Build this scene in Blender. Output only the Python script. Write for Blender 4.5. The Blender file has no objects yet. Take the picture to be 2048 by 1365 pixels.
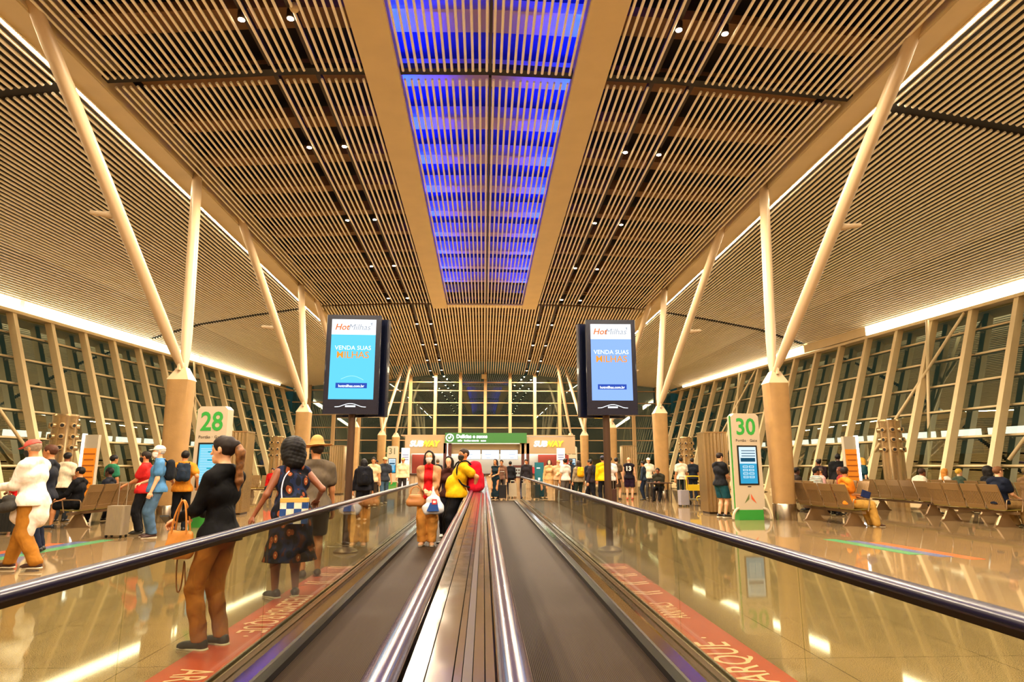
import bpy, math, random
import numpy as np
from mathutils import Vector, Matrix
random.seed(7); np.random.seed(7)
PI = math.pi
S = bpy.context.scene
COL = S.collection

# ------------------------------------------------------------------ camera
cam_d = bpy.data.cameras.new('camera'); cam = bpy.data.objects.new('camera', cam_d); COL.objects.link(cam)
cam_d.sensor_width = 36.0; cam_d.lens = 1280.0/2048*36; cam_d.clip_start = 0.02; cam_d.clip_end = 400
cam.location = (0, 0, 1.4)
cam.rotation_euler = (math.radians(90+11.05), 0, math.radians(-2.503))
S.camera = cam
# ------------------------------------------------------------------ world: night outside
W = bpy.data.worlds.new('night'); S.world = W; W.use_nodes = True
bg = W.node_tree.nodes['Background']; bg.inputs[0].default_value = (0.010, 0.028, 0.024, 1); bg.inputs[1].default_value = 1.1
# ------------------------------------------------------------------ exposure
S.view_settings.view_transform = 'Standard'; S.view_settings.look = 'None'
S.view_settings.exposure = 0.0; S.view_settings.gamma = 1.0; S.view_settings.use_curve_mapping = False
cy = S.cycles
cy.max_bounces = 7; cy.diffuse_bounces = 3; cy.glossy_bounces = 4; cy.transmission_bounces = 4; cy.transparent_max_bounces = 24
cy.caustics_reflective = False; cy.caustics_refractive = False; cy.sample_clamp_indirect = 4.0; cy.use_light_tree = True
LIGHT = dict(eave=15.0, beam=105.0, spot=1750.0, blue=170.0, disc=60.0)
WARM = (1.0, 0.66, 0.30); WARMW = (1.0, 0.80, 0.50)

# the downlights of the hall: four rows along the ceiling (their spot lights are made here, their housings further down)
LAMP_Y = [-8.5, -3.3, 1.7, 6.9, 12.0, 17.3, 22.6, 27.8, 33.0, 38.0, 43.0, 47.6, 51.2]

# roof shape: cross-sections at given depth; centre, beam and eave
SECS = [(-14.0, [(0, 10.75), (4.5, 10.65), (9.0, 10.22), (9.6, 10.15), (13.3, 9.55), (17, 8.85), (1, 8.0)]),
        (14.0,  [(0, 10.70), (4.5, 10.58), (9.0, 10.22), (9.6, 10.15), (13.3, 9.55), (17, 8.85), (1, 8.0)]),
        (34.2,  [(0, 10.15), (4.5, 10.12), (9.0, 9.95), (9.6, 9.85), (12.4, 9.40), (15.3, 8.85), (1, 8.0)]),
        (53.0,  [(0, 8.98), (4.0, 8.86), (7.6, 8.50), (8.2, 8.42), (10.8, 8.15), (13.2, 7.95), (1, 7.7)])]
def eave_x(y): return 22.06 - 0.118*y
def base_x(y): return eave_x(y) - 2.35
def sec_pts(i):
    y, p = SECS[i]; q = [list(a) for a in p]; q[-1][0] = eave_x(y) - 0.1
    return y, q
def roof_z(x, y):
    x = abs(x)
    i = 0
    while i < len(SECS)-2 and y > SECS[i+1][0]: i += 1
    y0, a = sec_pts(i); y1, b = sec_pts(i+1); t = (y-y0)/(y1-y0)
    q = [((1-t)*u[0]+t*v[0], (1-t)*u[1]+t*v[1]) for u, v in zip(a, b)]
    return float(np.interp(x, [s[0] for s in q], [s[1] for s in q]))
def beam_x(y): return 9.0 if y < 34.2 else 9.0 - 1.4*(y-34.2)/18.8

# ------------------------------------------------------------------ the lamps' light
def lamp_x(y, c):
    if y < 34.2: return c
    return math.copysign({4.1: 19, 5.1: 24}[abs(c)]*(.168+.014*(y-34.4)/18.6), c)
def spot(x, y, z, e, col=(1.0, .82, .58), size=168, blend=.45, r=.06):
    l = bpy.data.lights.new('downlight_glow', 'SPOT'); l.energy = e; l.color = col; l.spot_size = math.radians(size); l.spot_blend = blend
    l.shadow_soft_size = r
    o = bpy.data.objects.new('downlight_glow', l); COL.objects.link(o); o.location = (x, y, z); return o
for _y in LAMP_Y:
    for _c in (-5.1, -4.1, 4.1, 5.1):
        _x = lamp_x(_y, _c); spot(_x, _y, roof_z(_x, _y)-.06, LIGHT['spot'])

# ------------------------------------------------------------------ helpers
def lin(c):
    if isinstance(c, str):
        c = c.lstrip('#'); c = [int(c[i:i+2], 16)/255 for i in (0, 2, 4)]
        c = [v/12.92 if v <= .04045 else ((v+.055)/1.055)**2.4 for v in c]
    return tuple(c[:3])
_M = {}
def mat(name, col, rough=.5, metal=0.0, var=.0, scale=8.0, bump=0.0, bscale=None, emit=None, es=1.0, spec=.5, coat=0.0, col2=None, sheen=0.0):
    if name in _M: return _M[name]
    m = bpy.data.materials.new(name); _M[name] = m; m.use_nodes = True
    nt = m.node_tree; N = nt.nodes; L = nt.links; b = N['Principled BSDF']
    c = lin(col); b.inputs['Base Color'].default_value = (*c, 1)
    b.inputs['Roughness'].default_value = rough; b.inputs['Metallic'].default_value = metal
    b.inputs['Specular IOR Level'].default_value = spec; b.inputs['Coat Weight'].default_value = coat
    if sheen: b.inputs['Sheen Weight'].default_value = sheen
    if var or bump:
        tc = N.new('ShaderNodeTexCoord'); nz = N.new('ShaderNodeTexNoise'); nz.inputs['Scale'].default_value = scale; nz.inputs['Detail'].default_value = 4
        L.new(tc.outputs['Object'], nz.inputs['Vector'])
        if var:
            r = N.new('ShaderNodeValToRGB'); L.new(nz.outputs[0], r.inputs[0])
            d = lin(col2) if col2 else tuple(v*(1-var) for v in c)
            e = c if col2 else tuple(min(1, v*(1+var*.6)) for v in c)
            r.color_ramp.elements[0].position = .3; r.color_ramp.elements[1].position = .7
            r.color_ramp.elements[0].color = (*d, 1); r.color_ramp.elements[1].color = (*e, 1)
            L.new(r.outputs[0], b.inputs['Base Color'])
        if bump:
            n2 = N.new('ShaderNodeTexNoise'); n2.inputs['Scale'].default_value = bscale or scale*4; n2.inputs['Detail'].default_value = 3
            L.new(tc.outputs['Object'], n2.inputs['Vector'])
            bp = N.new('ShaderNodeBump'); bp.inputs['Strength'].default_value = bump; bp.inputs['Distance'].default_value = .02
            L.new(n2.outputs[0], bp.inputs['Height']); L.new(bp.outputs[0], b.inputs['Normal'])
    if emit is not None:
        b.inputs['Emission Color'].default_value = (*lin(emit), 1); b.inputs['Emission Strength'].default_value = es
    return m
def emis(name, col, s):
    if name in _M: return _M[name]
    m = bpy.data.materials.new(name); _M[name] = m; m.use_nodes = True
    nt = m.node_tree; nt.nodes.clear(); e = nt.nodes.new('ShaderNodeEmission'); o = nt.nodes.new('ShaderNodeOutputMaterial')
    e.inputs[0].default_value = (*lin(col), 1); e.inputs[1].default_value = s; nt.links.new(e.outputs[0], o.inputs[0]); return m
def glass(name, tint, gloss=1.0, f0=.04, rough=0.0, gc=(1, 1, 1)):
    """clear sheet: reflection rises towards grazing angles, the same from either side"""
    if name in _M: return _M[name]
    m = bpy.data.materials.new(name); _M[name] = m; m.use_nodes = True
    nt = m.node_tree; nt.nodes.clear(); N = nt.nodes; L = nt.links
    t = N.new('ShaderNodeBsdfTransparent'); t.inputs[0].default_value = (*tint, 1)
    g = N.new('ShaderNodeBsdfGlossy'); g.inputs['Roughness'].default_value = rough; g.inputs[0].default_value = (*gc, 1)
    lw = N.new('ShaderNodeLayerWeight'); lw.inputs[0].default_value = .5
    pw = N.new('ShaderNodeMath'); pw.operation = 'POWER'; pw.inputs[1].default_value = 5.0
    mu = N.new('ShaderNodeMath'); mu.operation = 'MULTIPLY_ADD'; mu.inputs[1].default_value = (1-f0)*gloss; mu.inputs[2].default_value = f0*gloss; mu.use_clamp = True
    mx = N.new('ShaderNodeMixShader'); o = N.new('ShaderNodeOutputMaterial')
    L.new(lw.outputs['Facing'], pw.inputs[0]); L.new(pw.outputs[0], mu.inputs[0]); L.new(mu.outputs[0], mx.inputs[0]); L.new(t.outputs[0], mx.inputs[1]); L.new(g.outputs[0], mx.inputs[2]); L.new(mx.outputs[0], o.inputs[0])
    return m

class MB:
    """collects shapes; build() links them as one mesh object"""
    def __init__(s): s.v = []; s.f = []; s.mi = []
    def add(s, vs, fs, m=0):
        n = len(s.v); s.v += [tuple(map(float, v)) for v in vs]; s.f += [tuple(n+i for i in f) for f in fs]; s.mi += [m]*len(fs); return s
    def box(s, c, d, rot=None, m=0, taper=1.0):
        x, y, z = d[0]/2, d[1]/2, d[2]/2
        vs = [Vector((sx*x*(taper if sz > 0 else 1), sy*y*(taper if sz > 0 else 1), sz*z)) for sz in (-1, 1) for sx, sy in ((-1, -1), (1, -1), (1, 1), (-1, 1))]
        if rot is not None:
            R = rot if isinstance(rot, Matrix) else Matrix.Rotation(rot, 3, 'Z')
            vs = [R @ v for v in vs]
        vs = [v+Vector(c) for v in vs]
        return s.add(vs, [(0, 3, 2, 1), (4, 5, 6, 7), (0, 1, 5, 4), (1, 2, 6, 5), (2, 3, 7, 6), (3, 0, 4, 7)], m)
    def rbox(s, c, d, r=.02, rot=None, m=0, seg=3):
        """box with rounded vertical edges"""
        x, y, z = d[0]/2, d[1]/2, d[2]/2; P = []
        for cx, cy_, a0 in ((x-r, y-r, 0), (-x+r, y-r, 90), (-x+r, -y+r, 180), (x-r, -y+r, 270)):
            for k in range(seg+1):
                a = math.radians(a0+90*k/seg); P.append((cx+r*math.cos(a), cy_+r*math.sin(a)))
        n = len(P); vs = []
        for zz in (-z, z):
            for px, py in P: vs.append(Vector((px, py, zz)))
        if rot is not None:
            R = rot if isinstance(rot, Matrix) else Matrix.Rotation(rot, 3, 'Z')
            vs = [R @ v for v in vs]
        vs = [v+Vector(c) for v in vs]
        fs = [tuple(range(n-1, -1, -1)), tuple(range(n, 2*n))]+[(i, (i+1) % n, n+(i+1) % n, n+i) for i in range(n)]
        return s.add(vs, fs, m)
    def bar(s, a, b, w, h, up=(0, 0, 1), m=0, w2=None, h2=None):
        a, b = Vector(a), Vector(b); d = (b-a).normalized(); up = Vector(up)
        r = d.cross(up); r = r.normalized() if r.length > 1e-6 else Vector((1, 0, 0)); u = r.cross(d)
        w2 = w if w2 is None else w2; h2 = h if h2 is None else h2
        vs = [p+r*(sx*ww/2)+u*(sy*hh/2) for p, ww, hh in ((a, w, h), (b, w2, h2)) for sx, sy in ((-1, -1), (1, -1), (1, 1), (-1, 1))]
        return s.add(vs, [(0, 3, 2, 1), (4, 5, 6, 7), (0, 1, 5, 4), (1, 2, 6, 5), (2, 3, 7, 6), (3, 0, 4, 7)], m)
    def cyl(s, a, b, r, r2=None, n=12, m=0, caps=True):
        a, b = Vector(a), Vector(b); r2 = r if r2 is None else r2; d = (b-a).normalized()
        u = d.orthogonal().normalized(); w = d.cross(u); vs = []
        for p, rr in ((a, r), (b, r2)):
            for k in range(n):
                t = 2*PI*k/n; vs.append(p+u*(rr*math.cos(t))+w*(rr*math.sin(t)))
        fs = [(i, (i+1) % n, n+(i+1) % n, n+i) for i in range(n)]
        if caps: fs += [tuple(range(n-1, -1, -1)), tuple(range(n, 2*n))]
        return s.add(vs, fs, m)
    def tube(s, pts, r, n=8, m=0):
        pts = [Vector(p) for p in pts]; vs = []
        if len(pts) >= 4 and not isinstance(r, (list, tuple)):      # round the path
            q = []
            for i in range(len(pts)-1):
                p0, p1, p2, p3 = pts[max(i-1, 0)], pts[i], pts[i+1], pts[min(i+2, len(pts)-1)]
                for t in (0, .33, .67): q.append(.5*((2*p1)+(p2-p0)*t+(2*p0-5*p1+4*p2-p3)*t*t+(3*p1-p0-3*p2+p3)*t*t*t))
            pts = q+[pts[-1]]
        k0 = len(pts)
        ref = None
        for i, p in enumerate(pts):
            d = (pts[min(i+1, k0-1)]-pts[max(i-1, 0)]).normalized()
            u = d.orthogonal().normalized() if ref is None else (ref-d*ref.dot(d)).normalized()
            ref = u; w = d.cross(u); rr = r[i] if isinstance(r, (list, tuple)) else r
            vs += [p+u*(rr*math.cos(2*PI*k/n))+w*(rr*math.sin(2*PI*k/n)) for k in range(n)]
        fs = [(j*n+i, j*n+(i+1) % n, (j+1)*n+(i+1) % n, (j+1)*n+i) for j in range(k0-1) for i in range(n)]
        fs += [tuple(range(n-1, -1, -1)), tuple(range((k0-1)*n, k0*n))]
        return s.add(vs, fs, m)
    def lathe(s, prof, c=(0, 0, 0), n=20, m=0):
        vs = [(c[0]+r*math.cos(2*PI*k/n), c[1]+r*math.sin(2*PI*k/n), c[2]+z) for r, z in prof for k in range(n)]; k0 = len(prof)
        fs = [(j*n+i, j*n+(i+1) % n, (j+1)*n+(i+1) % n, (j+1)*n+i) for j in range(k0-1) for i in range(n)]
        fs += [tuple(range(n-1, -1, -1)), tuple(range((k0-1)*n, k0*n))]
        return s.add(vs, fs, m)
    def prism(s, poly, off, m=0):
        """poly: 3D points; off: extrusion vector"""
        n = len(poly); off = Vector(off); P = [Vector(p) for p in poly]
        return s.add(P+[p+off for p in P], [tuple(range(n-1, -1, -1)), tuple(range(n, 2*n))]+[(i, (i+1) % n, n+(i+1) % n, n+i) for i in range(n)], m)
    def sphere(s, c, r, n=10, sc=(1, 1, 1), m=0):
        vs = []; k0 = n//2
        for j in range(k0+1):
            t = PI*(j+.001)/(k0+.002)
            for i in range(n): vs.append((c[0]+r*sc[0]*math.sin(t)*math.cos(2*PI*i/n), c[1]+r*sc[1]*math.sin(t)*math.sin(2*PI*i/n), c[2]-r*sc[2]*math.cos(t)))
        return s.add(vs, [(j*n+i, j*n+(i+1) % n, (j+1)*n+(i+1) % n, (j+1)*n+i) for j in range(k0) for i in range(n)], m)
    def build(s, name, mats, parent=None, smooth=False, loc=None, **props):
        me = bpy.data.meshes.new(name); me.from_pydata(s.v, [], s.f)
        for mm in (mats if isinstance(mats, (list, tuple)) else [mats]): me.materials.append(mm)
        if any(s.mi): me.polygons.foreach_set('material_index', s.mi)
        if smooth:
            me.polygons.foreach_set('use_smooth', [True]*len(me.polygons))
        o = bpy.data.objects.new(name, me); COL.objects.link(o)
        if smooth:
            try: me.set_sharp_from_angle(angle=math.radians(40))
            except Exception: pass
        if parent is not None: o.parent = parent
        if loc: o.location = loc
        for k, v in props.items(): o[k] = v
        return o
def thing(name, label, cat, loc=(0, 0, 0), rot=0.0, group=None):
    o = bpy.data.objects.new(name, None); COL.objects.link(o); o.location = loc; o.rotation_euler = (0, 0, rot)
    o.empty_display_size = .1; o['label'] = label; o['category'] = cat
    if group: o['group'] = group
    return o
def tag(o, label, cat, group=None):
    o['label'] = label; o['category'] = cat
    if group: o['group'] = group
    return o
def struct(o, label=None):
    o['kind'] = 'structure'
    if label: o['label'] = label
    return o
def copy_tree(o, parent=None):
    c = o.copy(); COL.objects.link(c); c.parent = parent
    for ch in [x for x in o.children]: copy_tree(ch, c)
    return c
def text(name, body, size, M, mt, parent=None, extrude=.002, align='CENTER', shear=0.0, sx=1.0, bold=0.0, space=1.0):
    cu = bpy.data.curves.new(name, 'FONT'); cu.body = body; cu.size = size; cu.extrude = extrude; cu.align_x = align; cu.align_y = 'CENTER'
    cu.shear = shear; cu.offset = bold; cu.space_character = space; cu.resolution_u = 3
    t = bpy.data.objects.new(name+'_c', cu); COL.objects.link(t)
    dg = bpy.context.evaluated_depsgraph_get(); me = bpy.data.meshes.new_from_object(t.evaluated_get(dg)); me.name = name
    bpy.data.objects.remove(t); bpy.data.curves.remove(cu)
    me.transform(M @ Matrix.Diagonal((sx, 1, 1, 1))); me.materials.clear(); me.materials.append(mt)
    o = bpy.data.objects.new(name, me); COL.objects.link(o)
    if parent is not None: o.parent = parent
    return o
def face_M(loc, rz=0.0, tilt=0.0):
    """text standing upright, read from -Y of its own frame"""
    return Matrix.Translation(loc) @ Matrix.Rotation(rz, 4, 'Z') @ Matrix.Rotation(PI/2+tilt, 4, 'X')
def smooth_poly(o):
    o.data.polygons.foreach_set('use_smooth', [True]*len(o.data.polygons)); return o

# ================================================================== MATERIALS OF THE SHELL
M_cream = mat('cream_paint', '#D2BC90', .45, var=.06, scale=2)
M_slat = mat('slat_paint', '#FAF1DC', .40)
M_board = mat('white_board', '#D6C298', .5, var=.05, scale=1.5)
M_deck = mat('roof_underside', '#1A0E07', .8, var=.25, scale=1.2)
M_purlin = mat('roof_purlin', '#8A6540', .7, var=.2, scale=2)
M_dark = mat('dark_gap', '#17120E', .7)
M_conc = mat('concrete', '#9C7846', .75, var=.14, scale=3, bump=.15, bscale=30)
M_steel = mat('brushed_steel', '#B7AA96', .26, 1.0, bump=.04, bscale=60)
M_psteel = mat('polished_steel', '#BEB4A6', .10, 1.0)
M_dsteel = mat('dark_steel', '#4A3D33', .35, .8)
M_black = mat('black_plastic', '#0B0B0C', .35)
M_rubber2 = mat('dark_handrail_rubber', '#1E1A30', .27, spec=.42)  # black rubber, tinted navy for the blue rooflight reflected in it
M_rubber = mat('handrail_rubber', '#2A2442', .22, spec=.5, coat=.4)  # the rooflight's violet reflection is put into this rubber colour too
M_white = mat('white_enamel', '#BBAC94', .35)
M_green = mat('green_enamel', '#2E8A33', .35)
M_glass = glass('clear_glass', (.83, .86, .76), 1.0, .05)
M_win = glass('window_glass', (.62, .74, .66), 1.0, .42, gc=(.86, .96, .80))

def floor_mat():
    m = bpy.data.materials.new('polished_granite'); m.use_nodes = True; nt = m.node_tree; N = nt.nodes; L = nt.links; b = N['Principled BSDF']
    tc = N.new('ShaderNodeTexCoord')
    nz = N.new('ShaderNodeTexNoise'); nz.inputs['Scale'].default_value = 160; nz.inputs['Detail'].default_value = 3
    n2 = N.new('ShaderNodeTexNoise'); n2.inputs['Scale'].default_value = .6
    L.new(tc.outputs['Object'], nz.inputs['Vector']); L.new(tc.outputs['Object'], n2.inputs['Vector'])
    r = N.new('ShaderNodeValToRGB'); L.new(nz.outputs[0], r.inputs[0])
    r.color_ramp.elements[0].position = .35; r.color_ramp.elements[1].position = .62
    r.color_ramp.elements[0].color = (*lin('#665338'), 1); r.color_ramp.elements[1].color = (*lin('#B0936A'), 1)
    mx = N.new('ShaderNodeMix'); mx.data_type = 'RGBA'; mx.blend_type = 'MULTIPLY'; mx.inputs[0].default_value = .35
    L.new(r.outputs[0], mx.inputs[6]); L.new(n2.outputs[0], mx.inputs[7])
    # joints between the slabs
    sx = N.new('ShaderNodeSeparateXYZ'); L.new(tc.outputs['Object'], sx.inputs[0]); js = []
    for ax, st in ((0, 1.25), (1, 1.25)):
        d = N.new('ShaderNodeMath'); d.operation = 'DIVIDE'; d.inputs[1].default_value = st; L.new(sx.outputs[ax], d.inputs[0])
        f = N.new('ShaderNodeMath'); f.operation = 'FRACT'; L.new(d.outputs[0], f.inputs[0])
        c = N.new('ShaderNodeMath'); c.operation = 'LESS_THAN'; c.inputs[1].default_value = .005; L.new(f.outputs[0], c.inputs[0]); js.append(c)
    a = N.new('ShaderNodeMath'); a.operation = 'MAXIMUM'; L.new(js[0].outputs[0], a.inputs[0]); L.new(js[1].outputs[0], a.inputs[1])
    m2 = N.new('ShaderNodeMix'); m2.data_type = 'RGBA'; L.new(a.outputs[0], m2.inputs[0]); L.new(mx.outputs[2], m2.inputs[6]); m2.inputs[7].default_value = (*lin('#3C3020'), 1)
    L.new(m2.outputs[2], b.inputs['Base Color']); b.inputs['Roughness'].default_value = .045; b.inputs['Specular IOR Level'].default_value = .55
    return m
M_floor = floor_mat()

# ================================================================== FLOOR, ROOF
Y0, Y1 = -14.0, 53.0
m = MB()
# floor in three strips so the walkway pits stay open; the strips form one object
for x0, x1, y0, y1 in ((-26, -1.75, Y0-1, Y1+8), (1.62, 26, Y0-1, Y1+8), (-1.75, 1.62, 27.2, Y1+8)):
    m.box(((x0+x1)/2, (y0+y1)/2, -.15), (x1-x0, y1-y0, .3))
m.build('floor', M_floor, kind='structure')

def roof_surface(dz, xs, y0s, name, mt):
    vs = []; fs = []; n = len(xs)
    for y in y0s:
        for u in xs:
            ex = eave_x(y)-.1; x = u*ex if abs(u) <= 1 else 0
            vs.append((x, y, roof_z(x, y)+dz(abs(x), y)))
    for j in range(len(y0s)-1):
        for i in range(n-1): fs.append((j*n+i, j*n+i+1, (j+1)*n+i+1, (j+1)*n+i))
    b = MB(); b.add(vs, fs); return b.build(name, mt, kind='structure')
us = list(np.linspace(-1, 1, 81))
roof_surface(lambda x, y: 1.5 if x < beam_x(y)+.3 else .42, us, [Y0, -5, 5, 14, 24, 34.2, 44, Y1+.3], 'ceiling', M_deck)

# lining panel over the rooflight, the blue light put into its colour
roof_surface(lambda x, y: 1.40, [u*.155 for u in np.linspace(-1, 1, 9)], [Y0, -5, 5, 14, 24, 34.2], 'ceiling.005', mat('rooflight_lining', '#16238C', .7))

# transverse purlins in the void above the slats
m = MB(); yy = -12.6
while yy < 52.5:
    hx = beam_x(yy)-.1; xs_ = np.linspace(-hx, hx, 19)
    for a, b in zip(xs_[:-1], xs_[1:]):
        if max(abs(a), abs(b)) < 3.1 and yy < 34: continue
        m.bar((a, yy, roof_z(a, yy)+1.05), (b, yy, roof_z(b, yy)+1.05), .62, .3)
        m.bar((a, yy-.62, roof_z(a, yy)+.72), (b, yy-.62, roof_z(b, yy)+.72), .09, .10)
    yy += 2.15
m.build('trim_1', M_purlin, kind='structure')
m = MB(); yy = -12.6
while yy < 33:
    for a, b in ((-3.0, 0), (0, 3.0)):
        m.bar((a, yy, roof_z(a, yy)+1.0), (b, yy, roof_z(b, yy)+1.0), .70, .34)
        m.bar((a, yy-.66, roof_z(a, yy)+.66), (b, yy-.66, roof_z(b, yy)+.66), .10, .10)
    yy += 2.15
m.build('trim_10', mat('lit_purlin', '#C8AEC0', .6), kind='structure')  # purlins over the rooflight, the blue-lit look put into their colour

# white tubular slats: centre field and the two side fields
SP = .166
def slat(b, x0, y0, x1, y1, r, n=7, dz=0.0):
    b.cyl((x0, y0, roof_z(x0, y0)+dz), (x1, y1, roof_z(x1, y1)+dz), r, n=n)
sections = [(Y0, 13.83), (14.17, 34.0), (34.38, 52.9)]
cen = MB(); sky_s = MB(); sides = {1: MB(), -1: MB()}
XIN, XOUT = 2.10, 2.90
for si, (ya, yb) in enumerate(sections):
    for k in range(-53, 54):
        x = k*SP + (0.0)
        if abs(k) in ((25, 31) if si < 2 else (19, 24)): continue                 # dark channels where the downlights hang
        if abs(x) > 8.88: continue
        if si < 2 and XIN-.02 < abs(x) < XOUT+.03: continue
        tgt = sky_s if (abs(x) < XIN and si < 2) else cen
        if si < 2: xa, xb, ye = x, x, yb
        else:
            xa, xb, ye = k*.168, k*.182, yb
            if abs(xb) > beam_x(yb): # cut where the slat meets the edge beam
                q = [y for y in np.linspace(ya, yb, 40) if abs(k)*(.168+.014*(y-ya)/(yb-ya)) < beam_x(y)]
                if len(q) < 2: continue
                ye = q[-1]; xb = k*(.168+.014*(ye-ya)/(yb-ya))
        # a few intermediate points so that each slat follows the roof
        slat(tgt, xa, ya, xb, ye, .033 if si < 2 else .043)
    NS = 62
    for sg in (1, -1):
        for k in range(NS):
            u = (k+.6)/NS
            def px(y):
                a = beam_x(y)+.62; b = eave_x(y)-.15; return sg*(a+(b-a)*u)
            ym = (ya+yb)/2
            b = sides[sg]
            slat(b, px(ya), ya, px(yb), yb, .038)
for b, nm in ((cen, 'ceiling.001'), (sky_s, 'ceiling.002'), (sides[-1], 'ceiling.003'), (sides[1], 'ceiling.004')):
    smooth_poly(b.build(nm, M_slat, kind='structure')).data.set_sharp_from_angle(angle=math.radians(60))

# dark cross joints of the slat fields
m = MB()
for yj in (14.0, 34.2):
    for a, b in zip(np.linspace(-9, 9, 25)[:-1], np.linspace(-9, 9, 25)[1:]):
        m.bar((a, yj, roof_z(a, yj)+.16), (b, yj, roof_z(b, yj)+.16), .26, .14)
    for sg in (1, -1):
        q = np.linspace(9.6, eave_x(yj)-.2, 12)
        for a, b in zip(q[:-1], q[1:]): m.bar((sg*a, yj, roof_z(a, yj)+.12), (sg*b, yj, roof_z(b, yj)+.12), .3, .14)
m.build('trim_2', M_dark, kind='structure')
# ridge runner over the centre line of the rooflight and the two lamp channels
m = MB()
for ya, yb in sections:
    for x in (.083,):
        m.bar((x, ya, roof_z(0, ya)+.12), (x, yb, roof_z(0, yb)+.12), .07, .14)
    for c_ in (-5.1, -4.1, 4.1, 5.1):
        y_ = 34.21 if ya > 34 else ya
        m.bar((lamp_x(y_, c_), ya, roof_z(c_, ya)+.22), (lamp_x(yb if ya > 34 else ya, c_), yb, roof_z(c_, yb)+.22), .12, .14)
m.build('trim_3', mat('brown_channel', '#33231A', .6), kind='structure')

# white boards framing the rooflight
m = MB()
for sg in (1, -1):
    for ya, yb in ((Y0, 14.0), (14.0, 34.9)):
        xc = sg*(XIN+XOUT)/2
        m.bar((xc, ya, roof_z(xc, ya)-.02), (xc, yb, roof_z(xc, yb)-.02), XOUT-XIN, .06)
        m.bar((sg*XIN, ya, roof_z(XIN, ya)+.12), (sg*XIN, yb, roof_z(XIN, yb)+.12), .03, .30)
m.box((0, 34.55, roof_z(0, 34.5)-.0), (2*XOUT, .62, .07))
m.build('trim_4', M_board, kind='structure')
# blue light channels inside the rooflight, hidden behind the boards
m = MB()
for sg in (1, -1):
    for ya, yb in ((Y0, 14.0), (14.0, 34.0)):
        m.bar((sg*(XIN+.28), ya, roof_z(XIN, ya)+.14), (sg*(XIN+.28), yb, roof_z(XIN, yb)+.14), .12, .05)
tag(m.build('light_channel', emis('blue_led', (.004, .035, 1.0), LIGHT['blue'])), 'blue light channels glowing inside the central rooflight', 'lighting')
# upstands that keep the blue light over the rooflight
m = MB()
for sg in (1, -1):
    for ya, yb in ((Y0, 14.0), (14.0, 34.2)):
        m.bar((sg*(XOUT-.04), ya, roof_z(XOUT, ya)+.40), (sg*(XOUT-.04), yb, roof_z(XOUT, yb)+.40), .04, .86)
m.build('trim_5', M_purlin, kind='structure')

# long edge beams between centre and side fields
for n_, sg in ((6, -1), (7, 1)):
    m = MB()
    for ya, yb in ((Y0, 14.0), (14.0, 34.2), (34.2, Y1)):
        for dx, w, dz, h in ((.3, .62, -.02, .08), (.0, .05, .35, .8), (.6, .05, .3, .7)):
            a = sg*(beam_x(ya)+dx); b = sg*(beam_x(yb)+dx)
            m.bar((a, ya, roof_z(abs(a), ya)+dz), (b, yb, roof_z(abs(b), yb)+dz), w, h)
    m.build('trim_%d' % n_, M_board, kind='structure')
M_line = emis('led_line', (1.0, .86, .62), LIGHT['beam'])
for n_, sg in ((0, -1), (1, 1)):
    m = MB()
    for ya, yb in ((Y0, 14.0), (14.0, 34.2), (34.2, 46)):
        a = sg*(beam_x(ya)+.66); b = sg*(beam_x(yb)+.66)
        m.bar((a, ya, roof_z(abs(a), ya)-.02), (b, yb, roof_z(abs(b), yb)-.02), .035, .05)
    tag(m.build('light_line', M_line), 'thin bright light line along the %s long ceiling beam' % ('left', 'right')[n_], 'lighting', 'light lines on the ceiling beams')

# ================================================================== EAVES WITH LIGHT COVES
M_cove = emis('cove_light', (1.0, .84, .58), LIGHT['eave'])
def eave_seg(sg, ya, yb, lit):
    m = MB(); a = sg*(eave_x(ya)-.15); b = sg*(eave_x(yb)-.15)
    m.bar((a, ya, 7.80), (b, yb, 7.80), .07, .42)
    if lit: return tag(m.build('cove_light', M_cove), 'lit', 'lighting')
    return m.build('trim_0', M_cream, kind='structure')
TX = {}
for sg, nm, segs in ((-1, 'left', ((Y0, 8, 1), (8.2, 26, 1), (26.3, 39, 1), (39.3, 50.5, 1))), (1, 'right', ((Y0, 8, 1), (8.2, 29.5, 1), (29.5, 34.4, 0), (34.6, 37.5, 1), (38.0, 50.5, 1)))):
    k = 0
    for ya, yb, lit in segs:
        o = eave_seg(sg, ya, yb, lit)
        if lit:
            o['label'] = 'glowing light cove above the %s window wall, %s' % (nm, ('behind the viewpoint', 'the nearest run in the picture', 'the middle run by the second column', 'the far run ending at the end wall')[k])
            o['group'] = 'light coves under the eaves'; k += 1
m = MB()
for sg in (-1, 1):
    a, b = sg*(eave_x(Y0)+.15), sg*(eave_x(Y1)+.15)
    m.bar((a, Y0, 7.55), (b, Y1, 7.45), .7, .12)
    m.bar((a+sg*.3, Y0, 7.9), (b+sg*.3, Y1, 7.8), .08, .9)
m.build('trim_8', M_cream, kind='structure')

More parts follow.
